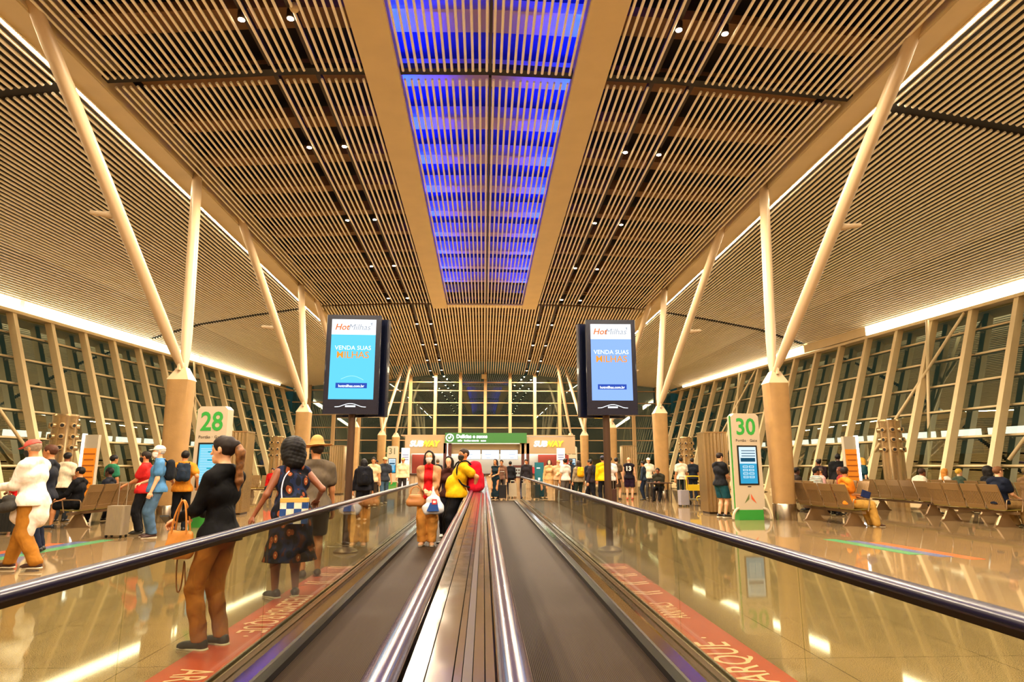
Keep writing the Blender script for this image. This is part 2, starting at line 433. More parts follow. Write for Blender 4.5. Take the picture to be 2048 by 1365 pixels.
# ================================================================== SLANTED SIDE WALLS
RZ = [.35, 1.40, 2.46, 3.52, 4.58, 5.64, 6.65]
def wall_pt(sg, y, z, off=0.0):
    t = z/7.5; return Vector((sg*(base_x(y)+2.35*t+off), y, z))
ti = 20; wi = 1
ysL = [20.0+1.95*k for k in range(-8, 17)]; ysR = [21.75+1.95*k for k in range(-9, 16)]
for sg, ys in ((-1, ysL), (1, ysR)):
    for y in ys:
        if y < 6: continue
        b = MB(); b.bar(wall_pt(sg, y, 0), wall_pt(sg, y, 7.52), .30, .22, up=(0, 1, 0), w2=.26)
        b.bar(wall_pt(sg, y, 0)+Vector((0, 0, 0)), wall_pt(sg, y, .12), .42, .36, up=(0, 1, 0))
        for z in RZ: b.bar(wall_pt(sg, y, z, .05), wall_pt(sg, y, z, .34), .10, .05)
        b.build('trim_%d' % ti, M_cream, kind='structure'); ti += 1
    ys2 = [ys[0]-1.95]+list(ys)+[53.0]
    for ya, yb in zip(ys2[:-1], ys2[1:]):
        if yb < 6: continue
        b = MB(); o1 = .36
        b.add([wall_pt(sg, ya, 0, o1), wall_pt(sg, yb, 0, o1), wall_pt(sg, yb, 7.5, o1), wall_pt(sg, ya, 7.5, o1)], [(0, 1, 2, 3)])
        g = b.build('window_%d' % wi, M_win, kind='structure')
        b = MB()
        for z in RZ: b.cyl(wall_pt(sg, ya, z, .30), wall_pt(sg, yb, z, .30), .045, n=8)
        smooth_poly(b.build('window_rail', M_cream, parent=g)); wi += 1
# thin bracing: a post and a diagonal in some bays
for sg, y in ((-1, 23.2), (-1, 38.0), (1, 25.4), (1, 41.0), (1, 18.7)):
    b = MB(); p = Vector((sg*(base_x(y)+1.0), y, 0)); q = wall_pt(sg, y, 7.45)
    b.cyl((q.x, y, 0), (q.x, y, 7.45), .07, n=8) if False else b.cyl(p, (q.x-sg*.5, y, 7.4), .065, n=8)
    b.cyl(wall_pt(sg, y-1.4, 7.4, -.1), wall_pt(sg, y+2.4, 1.6, -.1), .06, n=8)
    smooth_poly(b.build('trim_%d' % ti, M_cream, kind='structure')); ti += 1
# low sill wall at the foot of the glass
for nm, sg in (('left', -1), ('right', 1)):
    b = MB(); b.bar((sg*(base_x(Y0)+.25), Y0, .1), (sg*(base_x(Y1)+.25), Y1, .1), .3, .2)
    b.build('baseboard_'+nm, M_cream, kind='structure')
for nm, sg in (('left', -1), ('right', 1)):   # solid wall behind the viewpoint
    b = MB(); b.add([(sg*(base_x(Y0)), Y0, 0), (sg*base_x(6), 6, 0), (sg*eave_x(6), 6, 7.6), (sg*eave_x(Y0), Y0, 7.6)], [(0, 1, 2, 3)])
    b.build('wall_'+nm, M_cream, kind='structure')
b = MB(); b.box((0, Y0-.2, 5.5), (46, .3, 11.5)); b.build('wall_back', mat('back_wall_paint', '#8A7350', .7), kind='structure')

# ================================================================== GLASS END WALL
YF = 52.6
M_mull = mat('end_wall_paint', '#A8875A', .5); M_wine = glass('end_wall_glass', (.6, .7, .62), 1.0, .20, gc=(.86, .96, .82))
xs = [.1+2.04*k for k in range(-8, 9)]
for x in xs:
    if abs(x) > 16: continue
    zt = roof_z(x, YF)+.02
    b = MB(); b.box((x, YF, zt/2), (.25, .34, zt)); b.build('trim_%d' % ti, M_mull, kind='structure'); ti += 1
FR = [1.4, 2.42, 3.44, 4.46, 5.48, 6.50, 7.50, 8.2]
for xa, xb in zip(xs[:-1], xs[1:]):
    xa2, xb2 = max(xa, -15.6), min(xb, 15.6)
    za, zb = roof_z(xa2, YF)+.3, roof_z(xb2, YF)+.3
    b = MB(); b.add([(xa2, YF+.3, 0), (xb2, YF+.3, 0), (xb2, YF+.3, zb), (xa2, YF+.3, za)], [(0, 1, 2, 3)])
    g = b.build('window_%d' % wi, M_wine, kind='structure'); wi += 1
    b = MB()
    for z in FR:
        if z < min(za, zb)-.3: b.box(((xa2+xb2)/2, YF+.2, z), (xb2-xa2, .07, .075))
    b.build('window_rail', M_mull, parent=g)
b = MB(); b.box((0, YF, .12), (32, .4, .24)); b.build('baseboard_front', M_cream, kind='structure')
b = MB(); b.box((0, 62, 1.0), (90, .3, 2.0)); b.box((40, 20, 1.2), (.3, 90, 2.4)); b.box((-40, 20, 1.2), (.3, 90, 2.4))
b.build('exterior_screen_wall', mat('outside_dark', '#1B2B25', .9), kind='structure')
# glowing band added outside, standing in for light reflected in the slanted glass
for sg, nm in ((-1, 'left'), (1, 'right')):
    m = MB(); y = 8.0
    while y < 52:
        a = Vector((sg*(26.3-.118*y), y, 2.95)); b_ = Vector((sg*(26.3-.118*(y+2.2)), y+2.2, 2.95)); m.bar(a, b_, .08, .30)
        y += 2.6
    o = m.build('glow_band', emis('reflection_glow', (1.0, .90, .78), 2.6)); tag(o, 'broken white glow band added outside for the reflection in the %s window wall' % nm, 'lighting', 'added glow bands outside')
    m = MB(); m.bar((sg*26.5, 8, 3.2), (sg*(26.5-.118*44), 52, 3.2), .5, .16)
    for k in range(17): y = 8+2.6*k; m.box((sg*(26.5-.118*y), y, 1.6), (.2, .2, 3.2))
    m.build('exterior_band_frame', mat('outside_dark', '#1B2B25', .9), kind='structure')  # made-up dark edge and posts framing the added glow band
# apron lamps outside
AL = emis('apron_lamp_glow', (.9, 1.0, .95), 25)
for i, (x, y, z) in enumerate([(29.5, 34, 1.6), (31, 30, 2.0), (33.5, 33, 1.5), (34, 38, 1.1), (-33, 34, 1.9), (30.0, 24, 1.2)]):
    b = MB(); b.sphere((0, 0, z), .09, 8, m=1); b.cyl((0, 0, 0), (0, 0, z), .04, n=6)
    o = b.build('apron_lamp', [M_dsteel, AL], loc=(x, y, 0)); tag(o, 'small white apron lamp outside the glass, %s' % ('between the two fair-haired sitters and the tower', 'just behind the two fair-haired sitters', 'near the man in the navy shirt', 'low at the far right edge', 'beyond the left windows', 'near the right picture edge')[i], 'lamp', 'apron lamps outside')

# ================================================================== DOWNLIGHTS IN THE CEILING
M_disc = emis('lamp_disc', (1.0, .80, .52), LIGHT['disc'])
hs = MB(); hs.lathe([(.055, .26), (.085, .24), (.085, .02), (.075, .0)], n=14)
ds = MB(); ds.lathe([(.068, -.004), (.068, -.012)], n=14)
for i, y in enumerate(LAMP_Y):
    for j, c in enumerate((-5.1, -4.1, 4.1, 5.1)):
        x = lamp_x(y, c); row = ('outermost row left of the rooflight', 'inner row left of the rooflight', 'inner row right of the rooflight', 'outermost row right of the rooflight')[j]
        if i < 4: lab = '%s round downlight behind the viewpoint, %s' % (('farthest', 'third', 'second', 'nearest')[i], row)
        else: lab = 'small round downlight, %s ahead of the viewpoint in the %s' % (('first', 'second', 'third', 'fourth', 'fifth', 'sixth', 'seventh', 'eighth', 'ninth')[i-4], row)
        t = thing('downlight', lab, 'ceiling light', (x, y, roof_z(x, y)-.03), 0, 'ceiling downlights')
        if i == 0 and j == 0:
            H = hs.build('housing', M_dsteel, t, True); D = ds.build('lens', M_disc, t)
        else:
            for s_ in (H, D):
                c_ = s_.copy(); COL.objects.link(c_); c_.parent = t

b = MB(); b.lathe([(.0, .14), (.09, .14), (.10, .05), (.07, 0), (0, -.01)], n=16)
tag(b.build('ceiling_sensor', M_cream, smooth=True, loc=(-3.95, 11.75, roof_z(3.95, 11.75)-.05)), 'small round ceiling sensor at the top of the picture left of the rooflight', 'sensor')
b = MB(); b.box((0, 0, 0), (.42, .22, .36)); b.box((0, -.13, -.02), (.16, .06, .16))
tag(b.build('wall_speaker', M_cream, loc=(-.02, 52.3, 8.62)), 'small pale box mounted at the top of the middle end-wall mullion', 'speaker')  # camera box at the head of the mullion
# ================================================================== COLUMNS WITH V STRUTS
M_strut = mat('strut_paint', '#C6AE8C', .4)
COLS = [(sg, x, y) for sg in (-1, 1) for x, y in ((8.0, 17.2), (7.6, 27.5), (7.6, 38.2), (7.5, 48.0), (6.9, 51.2))]
def column(sg, x, y, i):
    t = thing('column', 'tapering concrete column with V struts, %s column %s the walkways' % (('nearest', 'second', 'third', 'fourth', 'farthest')[i], 'left of' if sg < 0 else 'right of'), 'column', (sg*x, y, 0), 0, 'columns along the hall')
    n = 24; H = 3.62; prof = []
    b = MB(); vs = []
    for z, rx, ry in ((.42, .275, .275), (1.4, .28, .285), (2.6, .29, .29), (H, .30, .28)):
        sq = (z/H)  # round below, squarer above
        for k in range(n):
            a = 2*PI*k/n; c, s_ = math.cos(a), math.sin(a)
            e = 1/(abs(c)**(2+3*sq)+abs(s_)**(2+3*sq))**(1/(2+3*sq)); vs.append((rx*c*e, ry*s_*e, z))
    fs = [(j*n+k, j*n+(k+1) % n, (j+1)*n+(k+1) % n, (j+1)*n+k) for j in range(3) for k in range(n)]+[tuple(range(n-1, -1, -1)), tuple(range(3*n, 4*n))]
    b.add(vs, fs); b.build('shaft', M_conc, t, True)
    b = MB(); b.lathe([(.30, 0), (.30, .40), (.29, .42)], n=24); b.build('base_cladding', M_steel, t, True)
    b = MB(); b.add([(-.28, -.26, H), (.28, -.26, H), (.28, .26, H), (-.28, .26, H), (-.10, -.12, H+.34), (.12, -.12, H+.34), (.12, .12, H+.34), (-.10, .12, H+.34)],
                    [(0, 3, 2, 1), (4, 5, 6, 7), (0, 1, 5, 4), (1, 2, 6, 5), (2, 3, 7, 6), (3, 0, 4, 7)])
    b.box((0, -.02, H+.36), (.05, .5, .22)); b.build('steel_cap', M_strut, t)
    top = Vector((0, 0, H+.34))
    spans = ((-6.1, 9.0-x), (1.8, 9.0-x)) if i == 0 else ((-5.4, 9.0-x), (3.0, 9.0-x)) if i < 3 else (((-3.0, 1.0), (2.6, .2)) if i == 3 else ((-2.4, -.2),))
    for k, (dy, dx) in enumerate(spans):
        zt = roof_z(beam_x(y+dy), y+dy)+.55
        e = Vector((sg*(dx+(beam_x(y+dy)-9.0)), dy, zt)); d = (e-top)
        a0 = top+Vector((0, -.10 if dy < 0 else .10, 0))
        r = .15 if i < 3 else .12
        b = MB(); pts = [a0+(e-a0)*q for q in (0, .05, .15, .5, .85, 1)]
        b.tube(pts, [r*.45, r*.8, r*.95, r, r, r*.82], 14)
        s_ = b.build('strut', M_strut, t, True)
        if i < 3 and dy < 0:   # small floodlight arm on the leaning strut
            q = a0+(e-a0)*(.46 if i == 0 else .42); b = MB(); b.cyl(q, q+Vector((sg*.25, 0, 0)), .09, n=10); b.cyl(q+Vector((sg*.2, 0, 0)), q+Vector((sg*.62, -.05, .03)), .08, .05, n=10)
            b.build('bracket', M_strut, s_, True)
for k, (sg, x, y) in enumerate(COLS): column(sg, x, y, k % 5)

# ================================================================== MOVING WALKWAYS
def belt_mat():
    m = bpy.data.materials.new('ribbed_belt'); m.use_nodes = True; nt = m.node_tree; N = nt.nodes; L = nt.links; b = N['Principled BSDF']
    b.inputs['Base Color'].default_value = (*lin('#4E3F33'), 1); b.inputs['Roughness'].default_value = .6; b.inputs['Metallic'].default_value = .0; b.inputs['Specular IOR Level'].default_value = .06
    tc = N.new('ShaderNodeTexCoord'); w = N.new('ShaderNodeTexWave'); w.bands_direction = 'X'; w.inputs['Scale'].default_value = 24
    L.new(tc.outputs['Object'], w.inputs['Vector']); bp = N.new('ShaderNodeBump'); bp.inputs['Strength'].default_value = .32; bp.inputs['Distance'].default_value = .006
    L.new(w.outputs[1], bp.inputs['Height']); L.new(bp.outputs[0], b.inputs['Normal'])
    r = N.new('ShaderNodeValToRGB'); L.new(w.outputs[1], r.inputs[0]); r.color_ramp.elements[0].color = (*lin('#120C08'), 1); r.color_ramp.elements[1].color = (*lin('#3C2C1C'), 1)
    L.new(r.outputs[0], b.inputs['Base Color']); return m
M_belt = belt_mat()
WY0, WY1 = -4.0, 27.0
def walkway(sg, belt0, belt1, deck0, deck1, gx, side):
    t = thing('moving_walkway', 'moving walkway with dark ribbed belt and glass balustrade, %s of the centre deck' % side, 'moving walkway', (0, 0, 0), 0, 'moving walkways')
    b = MB(); b.box(((belt0+belt1)/2, (WY0+WY1)/2, -.06), (abs(belt1-belt0), WY1-WY0, .06)); b.build('belt', M_belt, t)
    b = MB(); b.box(((belt0+belt1)/2, WY1+.12, -.015), (abs(belt1-belt0), .26, .03)); b.build('comb_plate', M_psteel, t)
    # sloped metal skirt deck beside the belt
    b = MB(); i_, o_ = deck0, deck1
    prof = [(o_, -.02), (o_, .055), (i_+sg*.07, .075), (i_, .045), (i_, -.1)]
    b.add([(x, y, z) for y in (WY0, WY1+.3) for x, z in prof], [(0, 1, 6, 5), (1, 2, 7, 6), (2, 3, 8, 7), (3, 4, 9, 8), (0, 4, 3, 2, 1), (5, 6, 7, 8, 9)])
    b.build('skirt_deck', M_psteel, t)
    b = MB(); b.box(((belt1+i_)/2, (WY0+WY1)/2, -.03), (abs(i_-belt1)+.01, WY1-WY0, .10)); b.build('skirt_brush', M_black, t)
    b = MB()
    for dx in (-.025, .025): b.box((gx+dx, (WY0+WY1)/2, .095), (.012, WY1-WY0, .04))
    b.build('glass_clamp', M_steel, t)
    y = WY0+.0; k = 0; gp = None
    ys = [-2.8+2.0*j for j in range(-1, 15)]
    for ya in ys:
        ya, yb = max(ya, WY0)+.006, min(ya+2.0, WY1-.4)-.006
        if yb-ya < .3: continue
        b = MB(); b.box((gx, (ya+yb)/2, .515), (.010, yb-ya, .86)); b.build('glass_panel', M_glass, t)
    b = MB()
    pts = [(gx, WY0, .965), (gx, WY1-.75, .965)]+[(gx, WY1-.75+.42*math.sin(a), .545+.42*math.cos(a)) for a in np.linspace(.15, PI*.95, 9)]
    # oval rubber rail
    n = 14; vs = []; 
    for p_, d in zip(pts, [(1, 0)]*2+[(math.cos(a), -math.sin(a)) for a in np.linspace(.15, PI*.95, 9)]):
        for q in range(n):
            a = 2*PI*q/n; cx, cz = .040*math.cos(a), .026*math.sin(a)
            vs.append((p_[0]+cx, p_[1]-cz*d[1], p_[2]+cz*d[0]))
    fs = [(j*n+q, j*n+(q+1) % n, (j+1)*n+(q+1) % n, (j+1)*n+q) for j in range(len(pts)-1) for q in range(n)]
    b.add(vs, fs); b.build('handrail', M_rubber2, t, True)
    b = MB(); b.box((gx, (WY0+WY1-.75)/2, .938), (.045, WY1-.75-WY0, .03)); b.build('rail_track', M_psteel, t)
    return t
walkway(-1, -.275, -1.42, -1.49, -1.75, -1.65, 'left')
walkway(1, .125, 1.27, 1.34, 1.60, 1.53, 'right')
# centre deck
t = thing('centre_deck', 'raised polished steel deck with two handrails between the moving walkways', 'walkway deck', (0, 0, 0))
def wavy():
    m = mat('wavy_steel', '#CFCBC6', .16, 1.0); 
    nt = m.node_tree; N = nt.nodes; L = nt.links; tc = N.new('ShaderNodeTexCoord'); mp = N.new('ShaderNodeMapping'); mp.inputs['Scale'].default_value = (2.5, 1.3, 1)
    nz = N.new('ShaderNodeTexNoise'); nz.inputs['Scale'].default_value = 2.2; bp = N.new('ShaderNodeBump'); bp.inputs['Strength'].default_value = .5; bp.inputs['Distance'].default_value = .01
    L.new(tc.outputs['Object'], mp.inputs[0]); L.new(mp.outputs[0], nz.inputs['Vector']); L.new(nz.outputs[0], bp.inputs['Height']); L.new(bp.outputs[0], N['Principled BSDF'].inputs['Normal']); return m
M_wavy = wavy(); CY1 = 27.0
LX, RX = -.223, .074
b = MB(); b.box((-.075, (WY0+CY1)/2, .42), (.35, CY1-WY0, .94)); b.build('console_body', M_dsteel, t)
b = MB()
for xa, xb in ((-.176, -.130), (-.127, -.067), (-.064, -.046), (-.020, .006), (.009, .030)): b.box(((xa+xb)/2, (WY0+CY1)/2, .915), (xb-xa, CY1-WY0, .03))
b.build('top_panel', M_wavy, t)
b = MB(); b.box((-.033, (WY0+CY1)/2, .905), (.022, CY1-WY0, .05)); b.build('cover_strip', M_dsteel, t)
for x in (LX, RX):
    b = MB(); n = 16; vs = []
    for y in (WY0, CY1-.6):
        for q in range(n):
            a = 2*PI*q/n; vs.append((x+.036*math.cos(a), y, .945+.024*math.sin(a)))
    b.add(vs, [(q, (q+1) % n, n+(q+1) % n, n+q) for q in range(n)]+[tuple(range(n, 2*n))]); b.build('handrail', M_rubber, t, True)
    b = MB(); b.box((x-.031 if x < 0 else x+.031, (WY0+CY1)/2, .905), (.018, CY1-WY0, .05)); b.box((x+.034 if x < 0 else x-.034, (WY0+CY1)/2, .915), (.010, CY1-WY0, .05)); b.build('rail_track', M_psteel, t)

# ================================================================== FLOOR GRAPHICS
M_red = mat('red_floor_film', '#B0452A', .25, var=.08, scale=3, spec=.6)
M_redtxt = mat('floor_lettering', '#E0B48C', .35)
def flat_M(x, y, ang, z=.006): return Matrix.Translation((x, y, z)) @ Matrix.Rotation(ang, 4, 'Z')
for sg, xc, w, y1, side in ((-1, -1.985, .47, 9.6, 'left'), (1, 1.845, .48, 9.7, 'right')):
    b = MB(); b.box((xc, (y1-3)/2, .002), (w, y1+3, .004))
    o = b.build('floor_strip', M_red); tag(o, 'long red floor strip with pale lettering outside the %s moving walkway' % side, 'floor strip', 'red floor strips')
    if sg < 0:
        text('lettering', 'DESEMBARQUE ·', .36, flat_M(xc, 6.65, -PI/2), M_redtxt, o, .001, sx=.66)
        text('lettering', 'ARRIVALS', .36, flat_M(xc, 4.45, -PI/2), M_redtxt, o, .001, sx=.60)
    else:
        text('lettering', 'DESEMBARQUE ·', .38, flat_M(xc, 4.50, PI/2), M_redtxt, o, .001, sx=.80)
        text('lettering', 'ARRIVALS', .32, flat_M(xc, 6.62, PI/2), M_redtxt, o, .001, sx=.50)
    b = MB()
    for k in range(8):
        y = (7.4 if sg > 0 else 8.2)+.60*k
        if y > 9.5: break
        for dy in (0, .11):
            b.add([(xc-.17, y+dy+.07, .005), (xc, y+dy, .005), (xc+.17, y+dy+.07, .005), (xc+.17, y+dy+.11, .005), (xc, y+dy+.04, .005), (xc-.17, y+dy+.11, .005)], [(0, 3, 4, 1), (0, 1, 4, 5)] if 0 else [(0, 1, 4, 5), (1, 2, 3, 4)])
    b.build('chevrons', M_redtxt, o)
for side, sg, ya, yb in (('left', -1, 9.4, 12.6), ('right', 1, 9.9, 12.1)):
    t = thing('floor_stripes', 'orange, blue and green stripes on the floor, %s' % ('left of the walkways' if side == 'left' else 'right of the walkways'), 'floor graphic', (0, 0, 0), 0, 'striped floor graphics')
    for k, (nm, c) in enumerate((('orange_stripe', '#D9683A'), ('blue_stripe', '#5F6C95'), ('green_stripe', '#4F9A68'))):
        xc = sg*((8.05 if side == 'left' else 7.55)-.29*k); o1 = .28*k
        b = MB(); b.prism([(xc-.12, ya+o1, 0), (xc+.12, ya+o1, 0), (xc+.12-sg*.25, yb+o1, 0), (xc-.12-sg*.25, yb+o1, 0)], (0, 0, .004)); b.build(nm, mat(nm, c, .2, spec=.5), t)

# ================================================================== SCREEN TOTEMS
E_sky = emis('screen_cyan', (.13, .62, .95), 1.25); E_sky2 = emis('screen_lilac', (.30, .50, 1.0), 1.15); E_wht = emis('screen_white', (.95, .97, 1.0), 1.5)
E_org = emis('screen_orange', (1.0, .36, .04), 1.2); E_ltx = emis('screen_text', (.92, .97, 1.0), 1.6); E_blu = emis('screen_blue', (.04, .10, .55), 1.0); E_gry = emis('screen_grey_text', (.42, .47, .55), 1.0)
E_org2 = emis('screen_red_orange', (.95, .25, .06), 1.0)
def totem(x, y, zc, face, rz, w, h, side):
    t = thing('screen_totem', 'tall double-sided advertising screen on a brown pole, standing %s of the moving walkways' % side, 'advertising screen', (x, y, 0), 0, 'advertising screens')
    b = MB(); b.cyl((0, 0, .03), (0, 0, zc+h*.3), .062, n=16); b.build('pole', mat('pole_brown', '#5A4436', .35, .6), t, True)
    b = MB(); b.lathe([(.20, 0), (.20, .02), (.17, .05), (.08, .075), (.062, .09)], n=24); b.build('base_plate', mat('pole_foot', '#6E5A45', .4, .7), t, True)
    sgn = 1 if side == 'left' else -1
    for k in (0, 1):
        if k == 0: M = Matrix.Translation((face, -.11, zc)) @ Matrix.Rotation(rz, 4, 'Z')
        else: M = Matrix.Translation((face+sgn*.13, .20, zc-.03)) @ Matrix.Rotation(PI+sgn*math.radians(-14), 4, 'Z')
        c = MB(); c.rbox((0, 0, 0), (w, .12, h), .02); c.box((0, -.062, -h/2+.12), (w*.97, .004, .02))
        cab = c.build('cabinet', mat('cabinet_navy', '#10152A', .25, coat=.5), t); cab.matrix_local = M
        yw = -.064; zt = h/2-.08; iw = w*.81; ztop = zt; zb = -h/2+.25; zm = zt-.27
        b = MB(); b.add([(-iw/2, yw, zm), (iw/2, yw, zm), (iw/2, yw, zt), (-iw/2, yw, zt)], [(0, 1, 2, 3)])
        b.add([(-iw/2, yw, zb), (iw/2, yw, zb), (iw/2, yw, zm), (-iw/2, yw, zm)], [(0, 1, 2, 3)], 1)
        b.build('display', [E_wht, E_sky if side == 'left' else E_sky2], cab)
        if k: continue
        tw = yw-.003; F = lambda x_, z_: face_M((x_, tw, z_))
        text('lettering', 'Hot', .15, F(-iw*.27, zt-.14), E_org2, cab, .0005, shear=.25, bold=.003)
        text('lettering', 'Milhas', .15, F(iw*.12, zt-.14), E_gry if side != 'left' else E_gry, cab, .0005, shear=.25)
        q = MB(); q.add([(iw*.34, tw, zt-.08), (iw*.42, tw, zt-.05), (iw*.40, tw, zt-.12), (iw*.385, tw, zt-.075)], [(0, 1, 2, 3)]); q.build('logo_mark', E_gry, cab)
        text('lettering', 'VENDA SUAS', .105, F(0, zm-.235), E_ltx, cab, .0005)
        text('lettering', 'MILHAS', .165, F(0, zm-.36), E_org, cab, .0005, bold=.0015)
        q = MB(); q.box((-.0, tw, zb+.235), (iw*.70, .002, .09)); q.build('web_banner', E_blu, cab)
        text('lettering', 'hotmilhas.com.br', .062, face_M((0, tw-.002, zb+.225)), E_ltx, cab, .0005, bold=.0015)
        # roof line emblem below the display
        q = MB(); pts = [(-.26, -.03), (-.19, -.025), (-.12, .0), (-.05, .022), (0, .026), (.05, .022), (.12, .0), (.19, -.025), (.26, -.03)]
        q.tube([(a, tw, zb-.10+c_) for a, c_ in pts], .0055, 6); q.box((0, tw, zb-.118), (.17, .002, .028)); q.build('emblem', E_ltx, cab)
        if side == 'left':
            q = MB(); q.tube([(a, tw+.001, zb+.33+.07*math.sin((a+.2)*3.9*2)) for a in np.linspace(-.18, .2, 9)], .004, 5); q.build('screen_line', emis('screen_pale', (.45, .9, 1.0), 1.2), cab)
totem(-2.26, 11.13, 3.12, -.005, math.radians(2), .93, 1.72, 'left')
totem(2.13, 11.13, 3.10, .09, math.radians(-1), .88, 1.68, 'right')

# ================================================================== GATE KIOSKS
E_kb = emis('kiosk_blue', (.05, .42, .70), .95); E_kw = emis('kiosk_white', (.72, .88, .95), 1.1); E_kd = emis('kiosk_dark', (.02, .10, .18), .8)
M_kgreen = mat('number_green', '#2F9A3C', .4); M_ktxt = mat('kiosk_text', '#3B332C', .5); M_kgrey = mat('number_grey', '#6B6A50', .5)
def kiosk(x, y, num, rz, where, full=True):
    t = thing('gate_kiosk', 'white gate sign tower reading %s, %s' % (num, where), 'gate sign', (x, y, 0), rz, 'gate sign towers')
    H = 2.80; w = .80; d = .26
    prof = [(-w/2, .10), (-w/2, H-.07), (-w/2+.07, H), (w/2-.07, H), (w/2, H-.07), (w/2, .10)]
    prof = [(-w/2, .26), (-w/2+.02, H-.08), (-w/2+.10, H), (w/2-.10, H), (w/2-.02, H-.08), (w/2, .26)]
    b = MB(); b.prism([(a, -d/2, z) for a, z in prof], (0, d, 0)); b.build('body', M_white, t)
    b = MB(); b.prism([(-w/2-.02, -d/2+.05, .2), (-w/2-.02, -d/2+.05, H-.06), (-w/2-.02, -d/2+.08, H-.06), (-w/2-.02, -d/2+.08, .2)], (.03, 0, 0)); b.build('side_stripe', M_green, t)
    b = MB(); b.box((0, 0, .13), (w-.12, d+.02, .26)); b.build('plinth', M_green, t)
    for sg in (-1, 1):
        b = MB(); b.tube([(sg*(w/2-.06), -d/2-.0, .30), (sg*(w/2+.02), -d/2-.03, .27), (sg*(w/2+.10), -d/2-.04, .16), (sg*(w/2+.12), -d/2-.04, .03)], .035, 8); b.build('foot', M_white, t, True)
    f = -d/2-.004
    b = MB(); b.box((0, f, 1.42), (.56, .02, 1.04)); b.build('screen_frame', M_black, t)
    b = MB(); iw = .48; zt, zm, zb = 1.90, 1.46, .94
    s_ = f-.012
    if num == '28':
        b.add([(-iw/2, s_, zb), (iw/2, s_, zb), (iw/2, s_, zt), (-iw/2, s_, zt)], [(0, 1, 2, 3)])
        for k in range(22):
            z = zt-.10-.038*k; b.box((0, s_-.002, z), (iw*.85, .002, .012), m=1)
            if k % 5 == 2: b.box((.08, s_-.003, z), (.2, .002, .02), m=2)
        b.build('display', [emis('kiosk_cyan', (.12, .62, .85), 1.1), E_kw, emis('kiosk_teal', (.02, .35, .42), .9)], t)
    else:
        b.add([(-iw/2, s_, zb), (iw/2, s_, zb), (iw/2, s_, zm), (-iw/2, s_, zm)], [(0, 1, 2, 3)])
        b.add([(-iw/2, s_, zm), (iw/2, s_, zm), (iw/2, s_, zt), (-iw/2, s_, zt)], [(0, 1, 2, 3)], 1)
        for k in range(3): b.box((.02, s_-.002, zt-.10-.07*k), (iw*.8, .002, .02), m=2)
        b.box((0, s_-.002, zt-.34), (iw*.85, .002, .10), m=2)
        for r_ in range(4):
            for c_ in (-1, 1): b.box((c_*.085, s_-.002, zm-.08-.09*r_), (.14, .002, .055), m=1); b.box((c_*.085, s_-.003, zm-.08-.09*r_), (.11, .002, .025), m=0)
        b.build('display', [E_kb, E_kw, E_kd], t)
    F = lambda z: face_M((0, f-.002, z))
    text('number', num, .62 if full else .62, F(2.42), M_kgreen if full else M_kgrey, t, .002, bold=.012, sx=.92)
    if full:
        text('lettering', 'Portão · Gate', .098, F(2.07), M_ktxt, t, .001, space=1.1, bold=.001)
        b = MB(); z0 = .42
        b.add([(-.17, f-.004, z0), (-.02, f-.004, z0+.26), (-.03, f-.004, z0+.12)], [(0, 1, 2)]); b.add([(.17, f-.004, z0), (.02, f-.004, z0+.26), (.03, f-.004, z0+.12)], [(0, 2, 1)], 1)
        b.build('logo', [mat('logo_olive', '#5B6A34', .5), mat('logo_orange', '#D2552C', .5)], t)
        b = MB(); b.box((0, f, .86), (.10, .01, .02)); b.build('card_slot', M_black, t)
    return t
kiosk(7.06, 17.28, '30', math.radians(4), 'standing beside the nearest right column')
kiosk(-6.45, 15.75, '28', math.radians(-8), 'standing behind the woman in black')
kiosk(-6.55, 47.2, '31', 0, 'far ahead left of the food shop', False)
kiosk(6.45, 47.4, '32', 0, 'far ahead right of the food shop', False)

# ================================================================== FLUTED STEEL CABINETS AND AIR TOWERS
M_flute = mat('fluted_steel', '#C2A77C', .24, .85)
for sg, x, y, w_ in ((-1, -7.35, 19.8, 'behind the woman in black'), (1, 7.0, 19.6, 'left of the gate 30 tower'), (-1, -7.35, 33.2, 'left of the far walkway, past the hat wearer'), (1, 7.4, 33.0, 'behind the man in the numbered vest')):
    t = thing('fluted_cabinet', 'tall fluted steel cabinet on the floor %s' % w_, 'cabinet', (x, y, 0), 0, 'fluted steel cabinets')
    b = MB(); n = 192; vs = []
    for z in (.06, 2.38):
        for k in range(n):
            u = k/n*4; side = int(u); f = u-side; rr = .33+.013*math.cos(2*PI*k/8)
            p = [(-1+2*f, -1), (1, -1+2*f), (1-2*f, 1), (-1, 1-2*f)][side]; vs.append((p[0]*rr, p[1]*rr, z))
    b.add(vs, [(k, (k+1) % n, n+(k+1) % n, n+k) for k in range(n)]+[tuple(range(n-1, -1, -1)), tuple(range(n, 2*n))]); b.build('fluted_shell', M_flute, t)
    b = MB(); b.box((0, 0, .03), (.6, .6, .06)); b.build('plinth', M_dsteel, t)
    b = MB(); b.box((0, 0, 2.40), (.70, .70, .04)); b.build('top_plate', M_flute, t)
